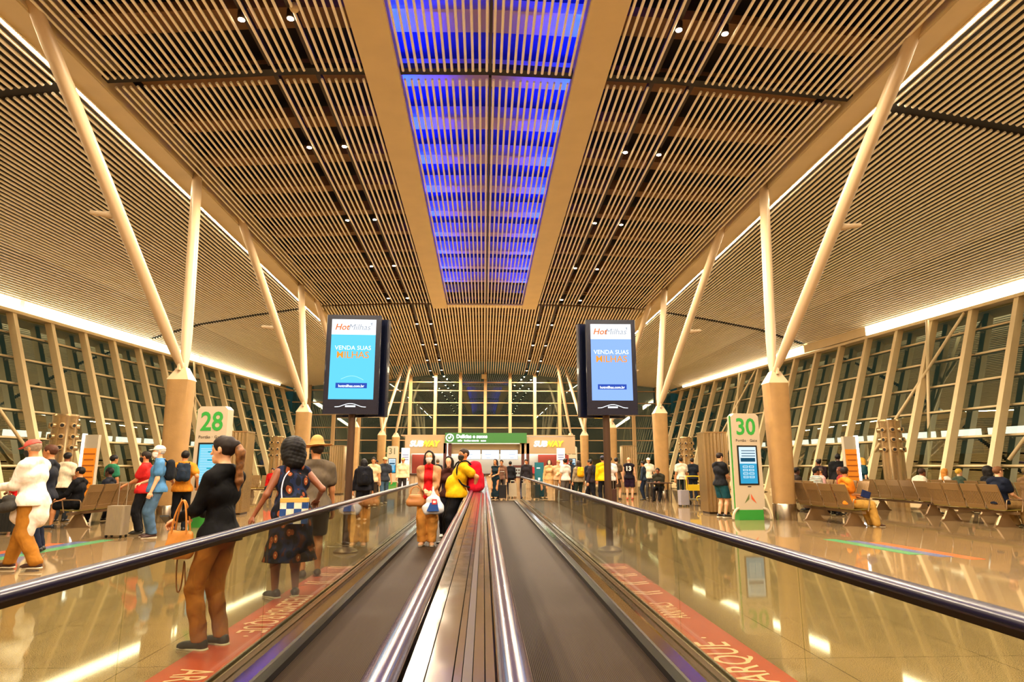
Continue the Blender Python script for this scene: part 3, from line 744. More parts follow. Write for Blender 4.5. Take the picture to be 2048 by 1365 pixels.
for x, y, w_ in ((14.35, 22.2, 'behind the right seat rows'), (-13.25, 21.0, 'behind the left seat rows'), (11.4, 36.0, 'far right beyond the second column'), (-11.3, 36.0, 'far left beside the patterned dress')):
    t = thing('air_tower', 'round metal air tower with rings of nozzles, %s' % w_, 'ventilation tower', (x, y, 0), 0, 'air towers with nozzles')
    b = MB(); n = 72; vs = []
    for z, r0, fl in ((0, .33, .016), (.5, .34, .02), (1.75, .34, .02), (1.80, .35, .0), (2.86, .35, .0), (2.95, .37, 0), (3.0, .34, 0)):
        for k in range(n): rr = r0+fl*math.cos(2*PI*k/9); vs.append((rr*math.cos(2*PI*k/n), rr*math.sin(2*PI*k/n), z))
    b.add(vs, [(j*n+k, j*n+(k+1) % n, (j+1)*n+(k+1) % n, (j+1)*n+k) for j in range(6) for k in range(n)]+[tuple(range(6*n, 7*n))]); b.build('tower_body', M_flute, t, True)
    for r_ in range(3):
        for k in range(8):
            a = 2*PI*(k+.5)/8; z = 2.64-.34*r_; d = Vector((math.cos(a), math.sin(a), 0)); p = d*.33+Vector((0, 0, z))
            b = MB(); b.cyl(p, p+d*.09, .10, .085, 14, caps=False); b.cyl(p+d*.09, p+d*.092, .085, .055, 14, caps=False)
            b.cyl(p+d*.02, p+d*.086, .055, .05, 12, m=1); b.build('jet_nozzle', [M_flute, M_black], t, True)

# ================================================================== ORANGE LIGHT-EDGED ADVERT STANDS
for x, y, sg, w_ in ((11.65, 20.2, 1, 'right of the nearest right column'), (-11.75, 20.0, -1, 'behind the left seat rows')):
    t = thing('advert_stand', 'orange poster stand with one glowing white edge, %s' % w_, 'poster stand', (x, y, 0), 0, 'orange poster stands')
    b = MB(); b.box((0, 0, 1.16), (.40, .14, 2.32)); b.build('body', mat('stand_grey', '#A79C88', .5), t)
    b = MB(); b.box((0, -.075, 1.12), (.37, .01, 1.60)); b.build('poster', mat('poster_orange', '#E08A1E', .5), t)
    b = MB()
    for k in range(7): b.box((0, -.082, 1.75-.17*k), (.28 if k % 2 else .34, .004, .035))
    b.build('poster_print', mat('poster_print', '#9A4B12', .5), t)
    b = MB(); b.box((sg*.23, -.02, 1.35), (.07, .14, 2.0)); b.build('light_edge', emis('edge_light', (1, .95, .85), 5), t)

# ================================================================== SEAT ROWS
M_seat = mat('seat_metal', '#8A7A3A', .38, .55, bump=.03); M_seatb = mat('seat_back_metal', '#8F7148', .40, .5); M_leg = mat('seat_leg', '#8A7052', .35, .7)
def bench(x, y, rz, n, label, cover=None):
    """seats face local -Y, the row runs along local X"""
    t = thing('seat_row', label, 'airport seats', (x, y, 0), rz, 'rows of airport seats'); P = .60
    b = MB(); b.box((0, 0, .33), (n*P+.1, .10, .06)); b.build('beam', M_leg, t)
    for sx in (-(n*P/2-.35), (n*P/2-.35)):
        b = MB(); b.prism([(sx-.03, -.30, 0), (sx-.03, -.22, .05), (sx-.03, -.06, .32), (sx-.03, .06, .32), (sx-.03, .22, .05), (sx-.03, .30, 0)], (.06, 0, 0)); b.build('leg', M_leg, t)
    for k in range(n):
        cx = (k-(n-1)/2)*P
        b = MB(); pr = [(-.24, .40), (-.26, .43), (-.05, .41), (.14, .40), (.20, .41), (.19, .385), (-.04, .385)]
        b.prism([(cx-.26, a, z) for a, z in pr], (.52, 0, 0)); b.build('seat', M_seat if not cover else cover, t)
        b = MB()
        for q in range(11):
            sx = cx-.245+.049*q; b.prism([(sx-.018, .17, .44), (sx-.018, .20, .42), (sx-.018, .36, .93), (sx-.018, .335, .945)], (.036, 0, 0))
        b.prism([(cx-.26, .30, .80), (cx-.26, .325, .80), (cx-.26, .375, .97), (cx-.26, .345, .975)], (.52, 0, 0))
        b.prism([(cx-.26, .17, .42), (cx-.26, .20, .41), (cx-.26, .235, .50), (cx-.26, .21, .51)], (.52, 0, 0))
        b.build('seat_back', M_seatb, t)
    for k in range(n+1):
        cx = (k-n/2)*P; b = MB(); b.tube([(cx, .22, .42), (cx, .20, .60), (cx, .12, .635), (cx, -.16, .635), (cx, -.20, .60), (cx, -.14, .36)], .014, 6); b.build('armrest', M_leg, t, True)
    return t
R90 = PI/2
bench(8.75, 16.2, R90+.06, 4, 'metal seat row with the man in khaki at its near end')
bench(12.15, 15.8, R90+.03, 4, 'metal seat row farther right, holding the man in the navy shirt')
bench(12.9, 19.6, R90+.03, 5, 'metal seat row in front of the right air tower, two fair-haired sitters beyond it')
bench(9.75, 19.6, R90+.05, 4, 'metal seat row directly behind the one with the khaki sitter')
bench(10.75, 19.6, -R90+.05, 4, 'metal seat row facing the walkways, holding the sitter in dusty red')
bench(14.6, 20.3, R90, 4, 'metal seat row nearest the right windows, holding two fair-haired sitters')
bench(-9.35, 16.6, -R90, 4, 'metal seat row on the left behind the silver suitcase')
bench(-12.3, 19.2, -R90, 4, 'metal seat row at the far left near the cap wearer in red')
bench(-10.4, 24.5, -R90, 4, 'low metal seat row left of the second left column')
bench(-9.7, 30.5, 0, 4, 'far metal seat row with yellow cushions glimpsed beside the patterned dress', mat('yellow_cushion', '#B49A2C', .5))
bench(9.6, 30.0, R90, 5, 'far metal seat row between the second and nearest right columns')

# ================================================================== FOOD SHOP
M_shop = mat('shop_beige', '#A48A66', .6, var=.05, scale=1); M_wood = mat('maroon_wood', '#4E2016', .4, var=.2, scale=6); M_shopdark = mat('shop_counter_top', '#3A2418', .35)
t = thing('food_shop', 'food shop with beige header, maroon posts and lit counter beyond the walkways', 'shop', (0, 34.0, 0))
b = MB(); b.box((-3.03, 0, 2.50), (2.1, .3, .92)); b.box((3.35, 0, 2.46), (2.9, .3, .88)); b.box((.1, .3, 2.28), (4.2, .2, .52)); b.build('header', M_shop, t)
b = MB(); b.box((.25, 5.0, 2.98), (9.2, 9.6, .06)); b.build('shop_roof', M_shop, t)
b = MB(); b.box((.25, 4.2, 1.45), (9.0, .1, 2.9)); b.build('back_wall', mat('shop_back', '#C9C3B4', .6), t)
for i, x in enumerate((-1.88, 2.18)):
    b = MB(); b.box((x-.13, -.05, 1.28), (.15, .2, 2.56)); b.box((x+.13, -.05, 1.28), (.15, .2, 2.56)); p_ = b.build('post', M_wood, t)
    b = MB(); b.box((x, -.06, 1.3), (.04, .1, 2.5)); b.build('light_strip', emis('post_light', (1, .8, .6), 3), p_)
for x, w in ((-3.1, 2.1), (.1, 3.7), (3.6, 2.4)):
    b = MB(); b.box((x, .25, .47), (w, .8, .94)); b.box((x, -.16, .5), (w-.2, .02, .5)); c_ = b.build('counter', mat('counter_panel', '#B59873', .5), t)
    b = MB(); b.box((x, .2, .98), (w+.06, .95, .07)); b.build('counter_top', M_shopdark, c_)
    b = MB()
    for k in range(int(w/.6)): b.box((x-w/2+.3+.6*k+.3, -.175, .5), (.012, .01, .8))
    b.build('panel_joint', M_shopdark, c_)
b = MB(); b.box((.15, 3.9, 2.35), (8.6, .3, .12)); b.build('ceiling_light', emis('shop_light', (1, .96, .88), 9), t)
b = MB(); b.box((.2, 1.6, 2.70), (8.4, .5, .05)); b.build('ceiling_light', emis('shop_light', (1, .96, .88), 9), t)
for bx, bw in ((-3.5, 1.3), (4.1, 1.8)): b = MB(); b.box((bx, 4.1, 1.2), (bw, .05, 1.7)); b.build('wall_panel', mat('shop_red_panel', '#A8422F', .5), t)
EM = emis('menu_screen', (.86, .94, 1.0), 2.0)
for k in range(3):
    o = MB(); o.box((-.62+.98*k, .2, 1.98), (.93, .06, .50)); t2 = o.build('menu_screen', M_black, loc=(0, 34.0, 0))
    tag(t2, '%s of the three bright white menu screens over the shop counter' % ('left one', 'middle one', 'right one')[k], 'screen', 'menu screens')
    q = MB(); q.box((-.62+.98*k, .165, 1.98), (.90, .006, .47)); q.build('display', EM, t2)
    q = MB()
    for j in range(4): q.box((-.62+.98*k+(.15 if k == 2 else -.12), .160, 2.08-.09*j), (.40-.06*j, .003, .022))
    q.build('menu_print', emis('menu_print', (.25, .35, .6), .8), t2)
# green fascia sign
sg_ = MB(); sg_.box((.12, -.25, 2.83), (4.25, .10, .52)); fs_ = sg_.build('fascia_sign', mat('fascia_green', '#2F6A2C', .4, emit='#3F8A3A', es=.1), loc=(0, 34.0, 0))
tag(fs_, 'long green illuminated fascia sign with a round emblem over the shop counter', 'sign')
EW = emis('sign_white', (1, .98, 1), 3.2)
b = MB(); 
for k in range(24):
    a0, a1 = 2*PI*k/24, 2*PI*(k+1)/24; b.add([(-1.76+r*math.cos(a), -.31, 2.84+r*math.sin(a)) for r, a in ((.155, a0), (.205, a0), (.205, a1), (.155, a1))], [(0, 1, 2, 3)])
b.box((-1.76, -.31, 2.86), (.17, .01, .03)); b.box((-1.78, -.31, 2.80), (.10, .01, .03)); b.box((-1.72, -.31, 2.90), (.05, .01, .09)); b.build('round_emblem', EW, fs_)
text('lettering', 'Delícias e sucos', .25, Matrix.Translation((-.62, -.31, 2.90)) @ Matrix.Rotation(PI/2, 4, 'X'), EW, fs_, .004, bold=.008)
text('lettering', 'cafés   lanches naturais   sucos', .12, Matrix.Translation((-.62, -.31, 2.69)) @ Matrix.Rotation(PI/2, 4, 'X'), EW, fs_, .004, bold=.004)
EY = emis('sign_yellow', (1.0, .62, .03), 3.0)
for sx, nm in ((-3.15, 'left'), (3.30, 'right')):
    r_ = tag(text('shop_sign', 'SUB', .40, Matrix.Translation((sx-.34, 33.80, 2.52)) @ Matrix.Rotation(PI/2, 4, 'X'), EW, None, .03, shear=.2, bold=.014), 'glowing white and yellow sandwich shop name sign, %s of the green fascia' % nm, 'sign', 'sandwich shop signs')
    text('lettering', 'WAY', .40, Matrix.Translation((sx+.34, 33.80, 2.52)) @ Matrix.Rotation(PI/2, 4, 'X'), EY, r_, .03, shear=.2, bold=.014)
# goods standing on the counters
for k, (x, c, h) in enumerate([(-1.35, '#C99A32', .35), (-1.05, '#5A3A20', .42), (-.72, '#8E2F20', .30), (-.45, '#E0D4B8', .25), (.9, '#7A5A2A', .34), (1.25, '#D9B13C', .22), (2.6, '#B3282A', .3), (2.95, '#C93A30', .34), (3.9, '#B8903C', .3), (-2.6, '#6E4A2A', .4)]):
    b = MB(); b.rbox((0, 0, h/2), (.24, .22, h), .04); b.box((0, -.10, h*.6), (.20, .04, h*.3)); b.cyl((0, 0, h), (0, 0, h+.03), .06, n=10)
    nm_ = ('amber', 'dark brown', 'dark red', 'cream', 'tan', 'bright yellow', 'crimson', 'scarlet', 'ochre', 'umber')[k]
    tag(b.build('counter_display', mat('disp%d' % k, c, .4), loc=(x, 34.15, 1.015)), 'small %s display box standing on the shop counter' % nm_, 'display box', 'goods on the shop counters')
# menu stand, white totem, teal machine
t = thing('menu_stand', 'dark framed menu board stand in front of the shop counter', 'menu board', (1.95, 32.6, 0))
b = MB(); b.box((0, 0, 1.12), (.98, .12, .62)); b.build('board', M_wood, t); b = MB(); b.box((0, -.07, 1.10), (.78, .02, .42)); b.build('print', emis('menu_paper', (.9, .78, .55), .7), t)
b = MB()
for r_ in range(2):
    for c_ in range(6): b.box((-.3+.12*c_, -.085, 1.19-.15*r_), (.07, .006, .09))
b.build('print_blocks', M_shopdark, t); b = MB(); b.box((-.4, 0, .41), (.06, .1, .82)); b.box((.4, 0, .41), (.06, .1, .82)); b.build('leg', M_wood, t)
t = thing('bank_machine', 'teal upright self-service machine with small white emblem, beside the shop queue', 'machine', (2.62, 30.6, 0), math.radians(-8))
b = MB(); b.rbox((0, 0, .78), (.42, .36, 1.56), .04); b.build('body', mat('teal', '#0F5F6C', .35), t)
b = MB(); b.box((0, -.185, .80), (.10, .01, .12)); b.box((-.03, -.187, 1.30), (.16, .01, .05)); b.build('emblem', mat('emblem_white', '#DDEFF2', .4), t)
for x, w_ in ((-3.95, 'left'), (3.95, 'right')):
    t = thing('price_totem', 'slim white lit panel with blue lines at the %s end of the shop' % w_, 'panel', (x, 33.15, 0), 0, 'white panels at the shop ends')
    b = MB(); b.box((0, 0, 1.15), (.42, .10, 2.3)); b.build('body', mat('panel_white', '#D8D6DC', .4, emit='#D8D6E4', es=.2), t)
    b = MB()
    for k in range(3): b.box((0, -.055, 1.95-.12*k), (.30, .01, .03))
    b.build('lines', mat('panel_blue', '#3448A8', .4), t)

# ================================================================== FIGURES: smooth bodies and clothes grown from tapered limbs
def V3(*a): return np.array(a, float)
def field(prims, cuts, lo, hi, h, k, disp=None):
    nx, ny, nz = [int(math.ceil((hi[i]-lo[i])/h))+1 for i in range(3)]
    X = lo[0]+h*np.arange(nx); Y = lo[1]+h*np.arange(ny); Z = lo[2]+h*np.arange(nz)
    D = np.full((nx, ny, nz), 1.0)
    for pr in prims:
        a, b, ra, rb = pr[:4]; a = np.array(a, float); b = np.array(b, float)
        fl = pr[4] if len(pr) > 4 else None; R = max(ra, rb)+k+2*h
        l = np.minimum(a, b)-R; u = np.maximum(a, b)+R
        i0 = [max(0, int((l[i]-lo[i])/h)) for i in range(3)]; i1 = [min(n, int((u[i]-lo[i])/h)+2) for i, n in enumerate((nx, ny, nz))]
        if any(i1[i] <= i0[i] for i in range(3)): continue
        PX, PY, PZ = np.meshgrid(X[i0[0]:i1[0]], Y[i0[1]:i1[1]], Z[i0[2]:i1[2]], indexing='ij')
        ba = b-a; px, py, pz = PX-a[0], PY-a[1], PZ-a[2]; f_ = 1.0
        if fl is not None:
            n = np.array(fl[0], float); n /= np.linalg.norm(n); f_ = fl[1]
            q = (px*n[0]+py*n[1]+pz*n[2])*(f_-1); px = px+q*n[0]; py = py+q*n[1]; pz = pz+q*n[2]
            ba = ba+n*(ba@n)*(f_-1)
        L2 = ba@ba
        t = np.clip((px*ba[0]+py*ba[1]+pz*ba[2])/L2, 0, 1) if L2 > 1e-9 else 0.0
        d = np.sqrt((px-t*ba[0])**2+(py-t*ba[1])**2+(pz-t*ba[2])**2)-(ra+(rb-ra)*t)
        if f_ > 1: d = d/(1+(f_-1)*.5)
        s_ = np.s_[i0[0]:i1[0], i0[1]:i1[1], i0[2]:i1[2]]; o = D[s_]
        hh = np.maximum(k-np.abs(o-d), 0)/k; D[s_] = np.minimum(o, d)-hh*hh*k*.25
    PX, PY, PZ = np.meshgrid(X, Y, Z, indexing='ij')
    if disp: D = D+disp[0]*(np.sin(PX*disp[1]+PZ*disp[1]*.7+1.3*np.sin(PY*disp[1]*.8))*np.sin(PZ*disp[1]*1.3-PX*disp[1]*.5+PY*disp[1]*.9))
    for c in cuts or []:
        n, off = np.array(c[0], float), c[1]; D = np.maximum(D, PX*n[0]+PY*n[1]+PZ*n[2]-off)
    D[0] = D[-1] = 1; D[:, 0] = D[:, -1] = 1; D[:, :, 0] = D[:, :, -1] = 1
    return D
def nets(D, lo, h):
    s = D < 0; nx, ny, nz = D.shape
    cnt = np.zeros((nx-1, ny-1, nz-1), int)
    for i in (0, 1):
        for j in (0, 1):
            for k in (0, 1): cnt += s[i:nx-1+i, j:ny-1+j, k:nz-1+k]
    m = (cnt > 0) & (cnt < 8); idx = -np.ones(m.shape, int); c = np.argwhere(m)
    if len(c) == 0: return np.zeros((0, 3)), []
    idx[m] = np.arange(len(c)); acc = np.zeros((len(c), 3)); w = np.zeros(len(c))
    for ax in range(3):
        o = [q for q in range(3) if q != ax]
        for a in (0, 1):
            for b in (0, 1):
                p = c.copy(); p[:, o[0]] += a; p[:, o[1]] += b; q = p.copy(); q[:, ax] += 1
                v0 = D[p[:, 0], p[:, 1], p[:, 2]]; v1 = D[q[:, 0], q[:, 1], q[:, 2]]; cr = (v0 < 0) != (v1 < 0)
                t = np.where(cr, v0/np.where(cr, v0-v1, 1), 0); pt = p.astype(float); pt[:, ax] += t
                acc[cr] += pt[cr]; w[cr] += 1
    V = acc/w[:, None]*h+np.array(lo); F = []
    for ax in range(3):
        o0, o1 = (ax+1) % 3, (ax+2) % 3
        sl0 = [slice(None)]*3; sl1 = [slice(None)]*3; sl0[ax] = slice(0, -1); sl1[ax] = slice(1, None)
        cr = s[tuple(sl0)] != s[tuple(sl1)]; e = np.argwhere(cr)
        e = e[(e[:, o0] > 0) & (e[:, o1] > 0) & (e[:, o0] < D.shape[o0]-1) & (e[:, o1] < D.shape[o1]-1)]
        if len(e) == 0: continue
        ins = s[e[:, 0], e[:, 1], e[:, 2]]
        def g(d0, d1):
            q = e.copy(); q[:, o0] += d0; q[:, o1] += d1; return idx[q[:, 0], q[:, 1], q[:, 2]]
        A, B, C_, E_ = g(-1, -1), g(0, -1), g(0, 0), g(-1, 0)
        Q = np.where(ins[:, None], np.stack([A, B, C_, E_], 1), np.stack([A, E_, C_, B], 1)); F.append(Q)
    return V, np.concatenate(F)
def grow(prims, h, k=.03, cuts=None, disp=None):
    P = []
    for p in prims:
        for e, r in ((p[0], p[2]), (p[1], p[3])): P += [np.array(e)-r-3*h, np.array(e)+r+3*h]
    lo = np.min(P, 0); hi = np.max(P, 0)
    return nets(field(prims, cuts, lo, hi, h, k, disp), lo, h)
def skin_obj(name, parts, mt, parent):
    """parts: list of (V, F) joined in one mesh"""
    vs = []; fs = []; n = 0
    for V, F in parts:
        if len(V) == 0: continue
        vs.append(V); fs.append(np.array(F)+n); n += len(V)
    if not vs: return None
    vs = np.concatenate(vs); fs = np.concatenate(fs)
    me = bpy.data.meshes.new(name); me.vertices.add(len(vs)); me.vertices.foreach_set('co', vs.astype(np.float32).ravel())
    me.loops.add(len(fs)*4); me.loops.foreach_set('vertex_index', fs.astype(np.int32).ravel())
    me.polygons.add(len(fs)); me.polygons.foreach_set('loop_start', np.arange(0, len(fs)*4, 4, dtype=np.int32))
    me.update(calc_edges=True); me.validate(); me.polygons.foreach_set('use_smooth', np.ones(len(me.polygons), bool)); me.materials.append(mt)
    o = bpy.data.objects.new(name, me); COL.objects.link(o); o.parent = parent; return o
def nrm(v): return v/max(1e-9, np.linalg.norm(v))
def ik(a, t, l1, l2, pole):
    d = t-a; L = np.linalg.norm(d); L = min(L, (l1+l2)*.999); L = max(L, abs(l1-l2)+.02); u = nrm(d); t = a+u*L
    c = (l1*l1+L*L-l2*l2)/(2*l1*L); c = max(-1, min(1, c)); s_ = math.sqrt(1-c*c)
    p = np.array(pole, float); p = p-u*(p@u); p = nrm(p)
    return a+u*l1*c+p*l1*s_, t
SK = {'light': '#D9A27A', 'tan': '#B97B4C', 'brown': '#80492B', 'dark': '#4A2818'}
def fold_bump(m, st=.5):
    nt = m.node_tree; N = nt.nodes; L = nt.links; tc = N.new('ShaderNodeTexCoord'); mp = N.new('ShaderNodeMapping'); mp.inputs['Scale'].default_value = (9, 9, 5.5); mp.inputs['Rotation'].default_value = (.5, .4, 0)
    nz = N.new('ShaderNodeTexNoise'); nz.inputs['Scale'].default_value = 1.0; nz.inputs['Detail'].default_value = 1.5; nz.inputs['Distortion'].default_value = 1.2
    bp = N.new('ShaderNodeBump'); bp.inputs['Strength'].default_value = st; bp.inputs['Distance'].default_value = .035
    L.new(tc.outputs['Object'], mp.inputs[0]); L.new(mp.outputs[0], nz.inputs['Vector']); L.new(nz.outputs[0], bp.inputs['Height']); L.new(bp.outputs[0], N['Principled BSDF'].inputs['Normal'])
def cloth(c, rough=.8, pat=None):
    nm = 'cloth_'+c.lstrip('#')
    if nm in _M: return _M[nm]
    m = mat(nm, c, rough, var=.22, scale=9, spec=.15); fold_bump(m); return m
def person(pos, head, H=1.70, skin='tan', top=('long', '#222222'), bottom=('trousers', '#222222'), shoes='#181818', hair=('short', '#20140E'), girth=1.0,
           hands=None, feet=None, sit=False, lean=0.0, headyaw=0.0, headpitch=0.0, label='', det=1, mask=None, cap=None, group=None, cat='person', twist=0.0, fem=False,
           seat_z=.46, curl=.5, topmat=None, botmat=None, extra=None, outer=None, beard=None, fingers=None, pz=0.0):
    """local frame: +Y forward, +X the person's right side is +X when seen from behind... (right hand = +X)"""
    s = H/1.75; t = thing('person', label, cat, pos, head, group); h = (.011, .02, .032)[2-det] if det < 3 else .010
    fine = det >= 2
    g = girth
    # ---- skeleton
    pel = V3(0, 0, .93) if not sit else V3(0, -.02, seat_z/s+.10); pel[2] += pz
    R = lambda v, a, o: o+np.array([v[0]-o[0], (v[1]-o[1])*math.cos(a)+(v[2]-o[2])*math.sin(a), -(v[1]-o[1])*math.sin(a)+(v[2]-o[2])*math.cos(a)])
    def up(x, y, z):
        v = pel+V3(x, y, z)
        ct, st = math.cos(twist), math.sin(twist); v = V3(v[0]*ct-(v[1]-pel[1])*st, pel[1]+v[0]*st+(v[1]-pel[1])*ct, v[2])
        return R(v, lean, pel)
    waist = up(0, .005, .15); chest = up(0, .0, .33); nb = up(0, -.01, .53); neck = up(0, .005, .58)
    hc = up(0, .03, .70)
    sw = .172 if fem else .192
    sh = {1: up(sw-.004, -.005, .460), -1: up(-sw+.004, -.005, .460)}
    hip = {q: pel+V3(q*.09, 0, -.03) for q in (1, -1)}
    if feet is None: feet = {1: (.10, .02), -1: (-.10, -.02)} if not sit else {1: (.12, .50), -1: (-.12, .50)}
    if hands is None: hands = {1: (.27, .06, -.10), -1: (-.27, .06, -.10)}
    P_body = []; legs = {}; arms = {}
    for q in (1, -1):
        f = feet[q]; fz = f[2] if len(f) > 2 else 0.0; ank = V3(f[0], f[1], .075+fz)
        kn, ank = ik(hip[q], ank, .425, .425, (q*.12, 1, .1)); legs[q] = (hip[q], kn, ank, f[3] if len(f) > 3 else q*.12)
        ht = pel+V3(*hands[q][:3]) if len(hands[q]) == 3 else V3(*hands[q][:3])
        el, wr = ik(sh[q], ht, .285, .255, (q*.30, -1, -.2)); arms[q] = (sh[q], el, wr)
    wf = .88 if fem else 1.0
    torso = [(pel+V3(-.055, 0, -.01), pel+V3(.055, 0, -.01), .118*g, .118*g, ((0, 1, 0), 1.12)), (pel+V3(0, 0, .02), waist, .13*g, .108*g*wf, ((0, 1, 0), 1.25)),
             (waist, chest, .108*g*wf, .128*(g*.5+.5)*wf, ((0, 1, 0), 1.22)), (chest+(.06, 0, 0), chest+(-.06, 0, 0), .118*(g*.5+.5)*wf, .118*(g*.5+.5)*wf, ((0, 1, 0), 1.2)),
             (sh[1]*.85+nb*.15-V3(0, 0, .004), nb+V3(.02, 0, .01), .050, .050), (sh[-1]*.85+nb*.15-V3(0, 0, .004), nb+V3(-.02, 0, .01), .050, .050)]
    if g > 1.12: torso.append((waist+V3(0, .06*g, -.03), waist+V3(0, .06*g, .03), .105*g, .10*g))
    if fem: torso += [(chest+V3(q*.065, .075, -.01), chest+V3(q*.065, .08, -.01), .055, .055) for q in (1, -1)]
    cy_, sy_ = math.cos(headyaw), math.sin(headyaw); cp, sp = math.cos(headpitch), math.sin(headpitch)
    def hd(x, y, z):   # head-local to body-local; +y out of the face
        y, z = y*cp+z*sp, -y*sp+z*cp; return hc+V3(x*cy_-y*sy_, x*sy_+y*cy_, z)
    hn = lambda x, y, z: hd(x, y, z)-hc
    headp = [(hd(0, -.025, .03), hd(0, .0, .035), .083, .080, (hn(1, 0, 0), 1.10)), (hd(0, .02, -.03), hd(0, .035, -.075), .062, .040, (hn(1, 0, 0), 1.06)),
             (neck, hd(0, -.02, -.03), .052*(.9 if fem else 1.03), .05*(.88 if fem else 1), )]
    nose = [(hd(0, .085, .005), hd(0, .104, -.030), .008, .013), (hd(0, .080, .022), hd(0, .084, .02), .010, .01), (hd(-.03, .062, .027), hd(.03, .062, .027), .020, .020),
            (hd(-.022, .078, -.062), hd(.022, .078, -.062), .009, .009), (hd(0, .072, -.095), hd(0, .070, -.098), .018, .018)]
    ears = [(hd(q*.080, -.012, .012), hd(q*.082, -.008, -.020), .015, .010, (hn(1, 0, 0), 1.6)) for q in (1, -1)]
    headp += ears
    if det >= 1: headp += nose
    limbs = []
    for q in (1, -1):
        a, b, c, yaw = legs[q]; limbs += [(a, b, .086*g**.7, .056*g**.4), (b, b*.65+c*.35, .055, .056), (b*.65+c*.35, c, .056, .036)]
        a, b, c = arms[q]; limbs += [(a, b, .052*g**.5*wf, .040*wf), (b, c, .040*wf, .026*wf)]
    # feet
    footp = {}
    for q in (1, -1):
        c, yaw = legs[q][2], legs[q][3]; d = V3(-math.sin(-yaw)*1.0, math.cos(yaw), 0); d = V3(math.sin(yaw), math.cos(yaw), 0)
        z0 = c[2]-.05
        footp[q] = [(c+V3(0, 0, -.02)-d*.03, V3(c[0], c[1], z0+.012)-d*.04, .036, .034), (V3(c[0], c[1], z0+.02), V3(c[0], c[1], z0+.003)+d*.13, .040, .034, ((0, 0, 1), 1.25)), (V3(c[0], c[1], z0+.0)+d*.12, V3(c[0], c[1], z0-.002)+d*.165, .034, .027, ((0, 0, 1), 1.3))]
        if not shoes: limbs += footp[q]
    # hands
    handp = {}
    for q in (1, -1):
        sh_, el, wr = arms[q]; d = nrm(wr-el); side = nrm(np.cross(d, V3(0, 0, 1)) if abs(d[2]) < .9 else V3(1, 0, 0))
        if abs(d[2]) >= .6: pn = V3(-q, 0, 0)       # palm faces the thigh when the arm hangs
        else: pn = V3(0, 0, -1) if not fingers else V3(*fingers.get(q, (0, 0, -1)))
        pn = nrm(pn-d*(pn@d)); side = np.cross(pn, d)
        pc = wr+d*.055; hp = [(wr, pc, .025, .030, (pn, 1.45)), (pc-side*.02, pc+d*.03-side*.022, .022, .017, (pn, 1.3)), (pc+side*.02, pc+d*.03+side*.022, .022, .016, (pn, 1.3))]
        cu = curl
        for j, (o_, L_) in enumerate(((-.030, .070), (-.010, .080), (.010, .076), (.029, .060))):
            b0 = pc+d*.036+side*o_; a1 = .25+cu*.6; a2 = .6+cu*1.4
            m_ = b0+(d*math.cos(a1)+pn*math.sin(a1))*L_*.48; e_ = m_+(d*math.cos(a2)+pn*math.sin(a2))*L_*.5
            r_ = .0088 if j < 3 else .0076; hp += [(b0, m_, r_, r_*.93), (m_, e_, r_*.93, r_*.8)]
        ts = -1 if (np.cross(pn, d)@V3(1, 0, 0))*q > 0 else 1
        tb = wr+d*.03+side*(-.026*ts if 0 else .026*(-1 if j < 0 else 1)*(-1)); tb = wr+d*.028-side*.026
        tm = tb+nrm(d*.7-side*.7+pn*.35)*.036; te = tm+nrm(d*.9-side*.2+pn*.5)*.032; hp += [(tb, tm, .0115, .0100), (tm, te, .010, .0085)]
        handp[q] = hp
    hh = h
    body = torso+headp+limbs
    if not fine:
        for q in (1, -1):
            a_, b_, c_ = arms[q]; d = nrm(c_-b_); body += [(c_, c_+d*.09, .026, .028), (c_+d*.08, c_+d*.15, .026, .016)] if det == 0 else handp[q]
    M = lambda V: V*s
    parts = [grow(body, h, .028)]
    if fine:
        for q in (1, -1): parts.append(grow([(arms[q][1]*.3+arms[q][2]*.7, arms[q][2], .0285*wf, .026*wf)]+handp[q], .0050, .007))
        parts.append(grow(headp, .0075, .018))
    parts = [(V*s, F) for V, F in parts]
    skin_obj('body', parts, mat('skin_'+skin, SK[skin], .5, var=.06, scale=12), t)
    # ---- clothes
    infl = lambda ps, e: [tuple([p[0], p[1], p[2]+e, p[3]+e]+list(p[4:])) for p in ps]
    dsp = (.006, 16.0) if det >= 2 else (.004, 16.0)
    def put(name, prims, mt, cuts=None, k=.03, dd=dsp, hh=None):
        V, F = grow(prims, hh or h, k, cuts, dd)
        if len(V): return skin_obj(name, [(V*s, F)], mt, t)
    k_, c_ = top[0], top[1]; mt = topmat or cloth(c_)
    loose = top[2] if len(top) > 2 else 0.0
    e = .014+loose
    hemz = pel[2]-(.03 if k_ != 'long_coat' else .45)
    tp = infl(torso[1:], e)+infl(torso[:1], e+.002)
    if loose: tp.append((waist+V3(0, 0, -.02), pel+V3(0, 0, -.02), .125*g+loose, .14*g+loose, ((0, 1, 0), 1.1)))
    if k_ == 'tank': sl = []
    elif k_ == 'tee': sl = [(arms[q][0], arms[q][0]*.42+arms[q][1]*.58, .058*g**.5*wf+e*.7, .056*wf+e*.8) for q in (1, -1)]
    else: sl = [x for q in (1, -1) for x in ((arms[q][0], arms[q][1], .056*g**.5*wf+e*.8, .046*wf+e*.6), (arms[q][1], arms[q][1]*.1+arms[q][2]*.9, .046*wf+e*.6, .036*wf+e*.5))]
    upv = nrm(nb-pel)
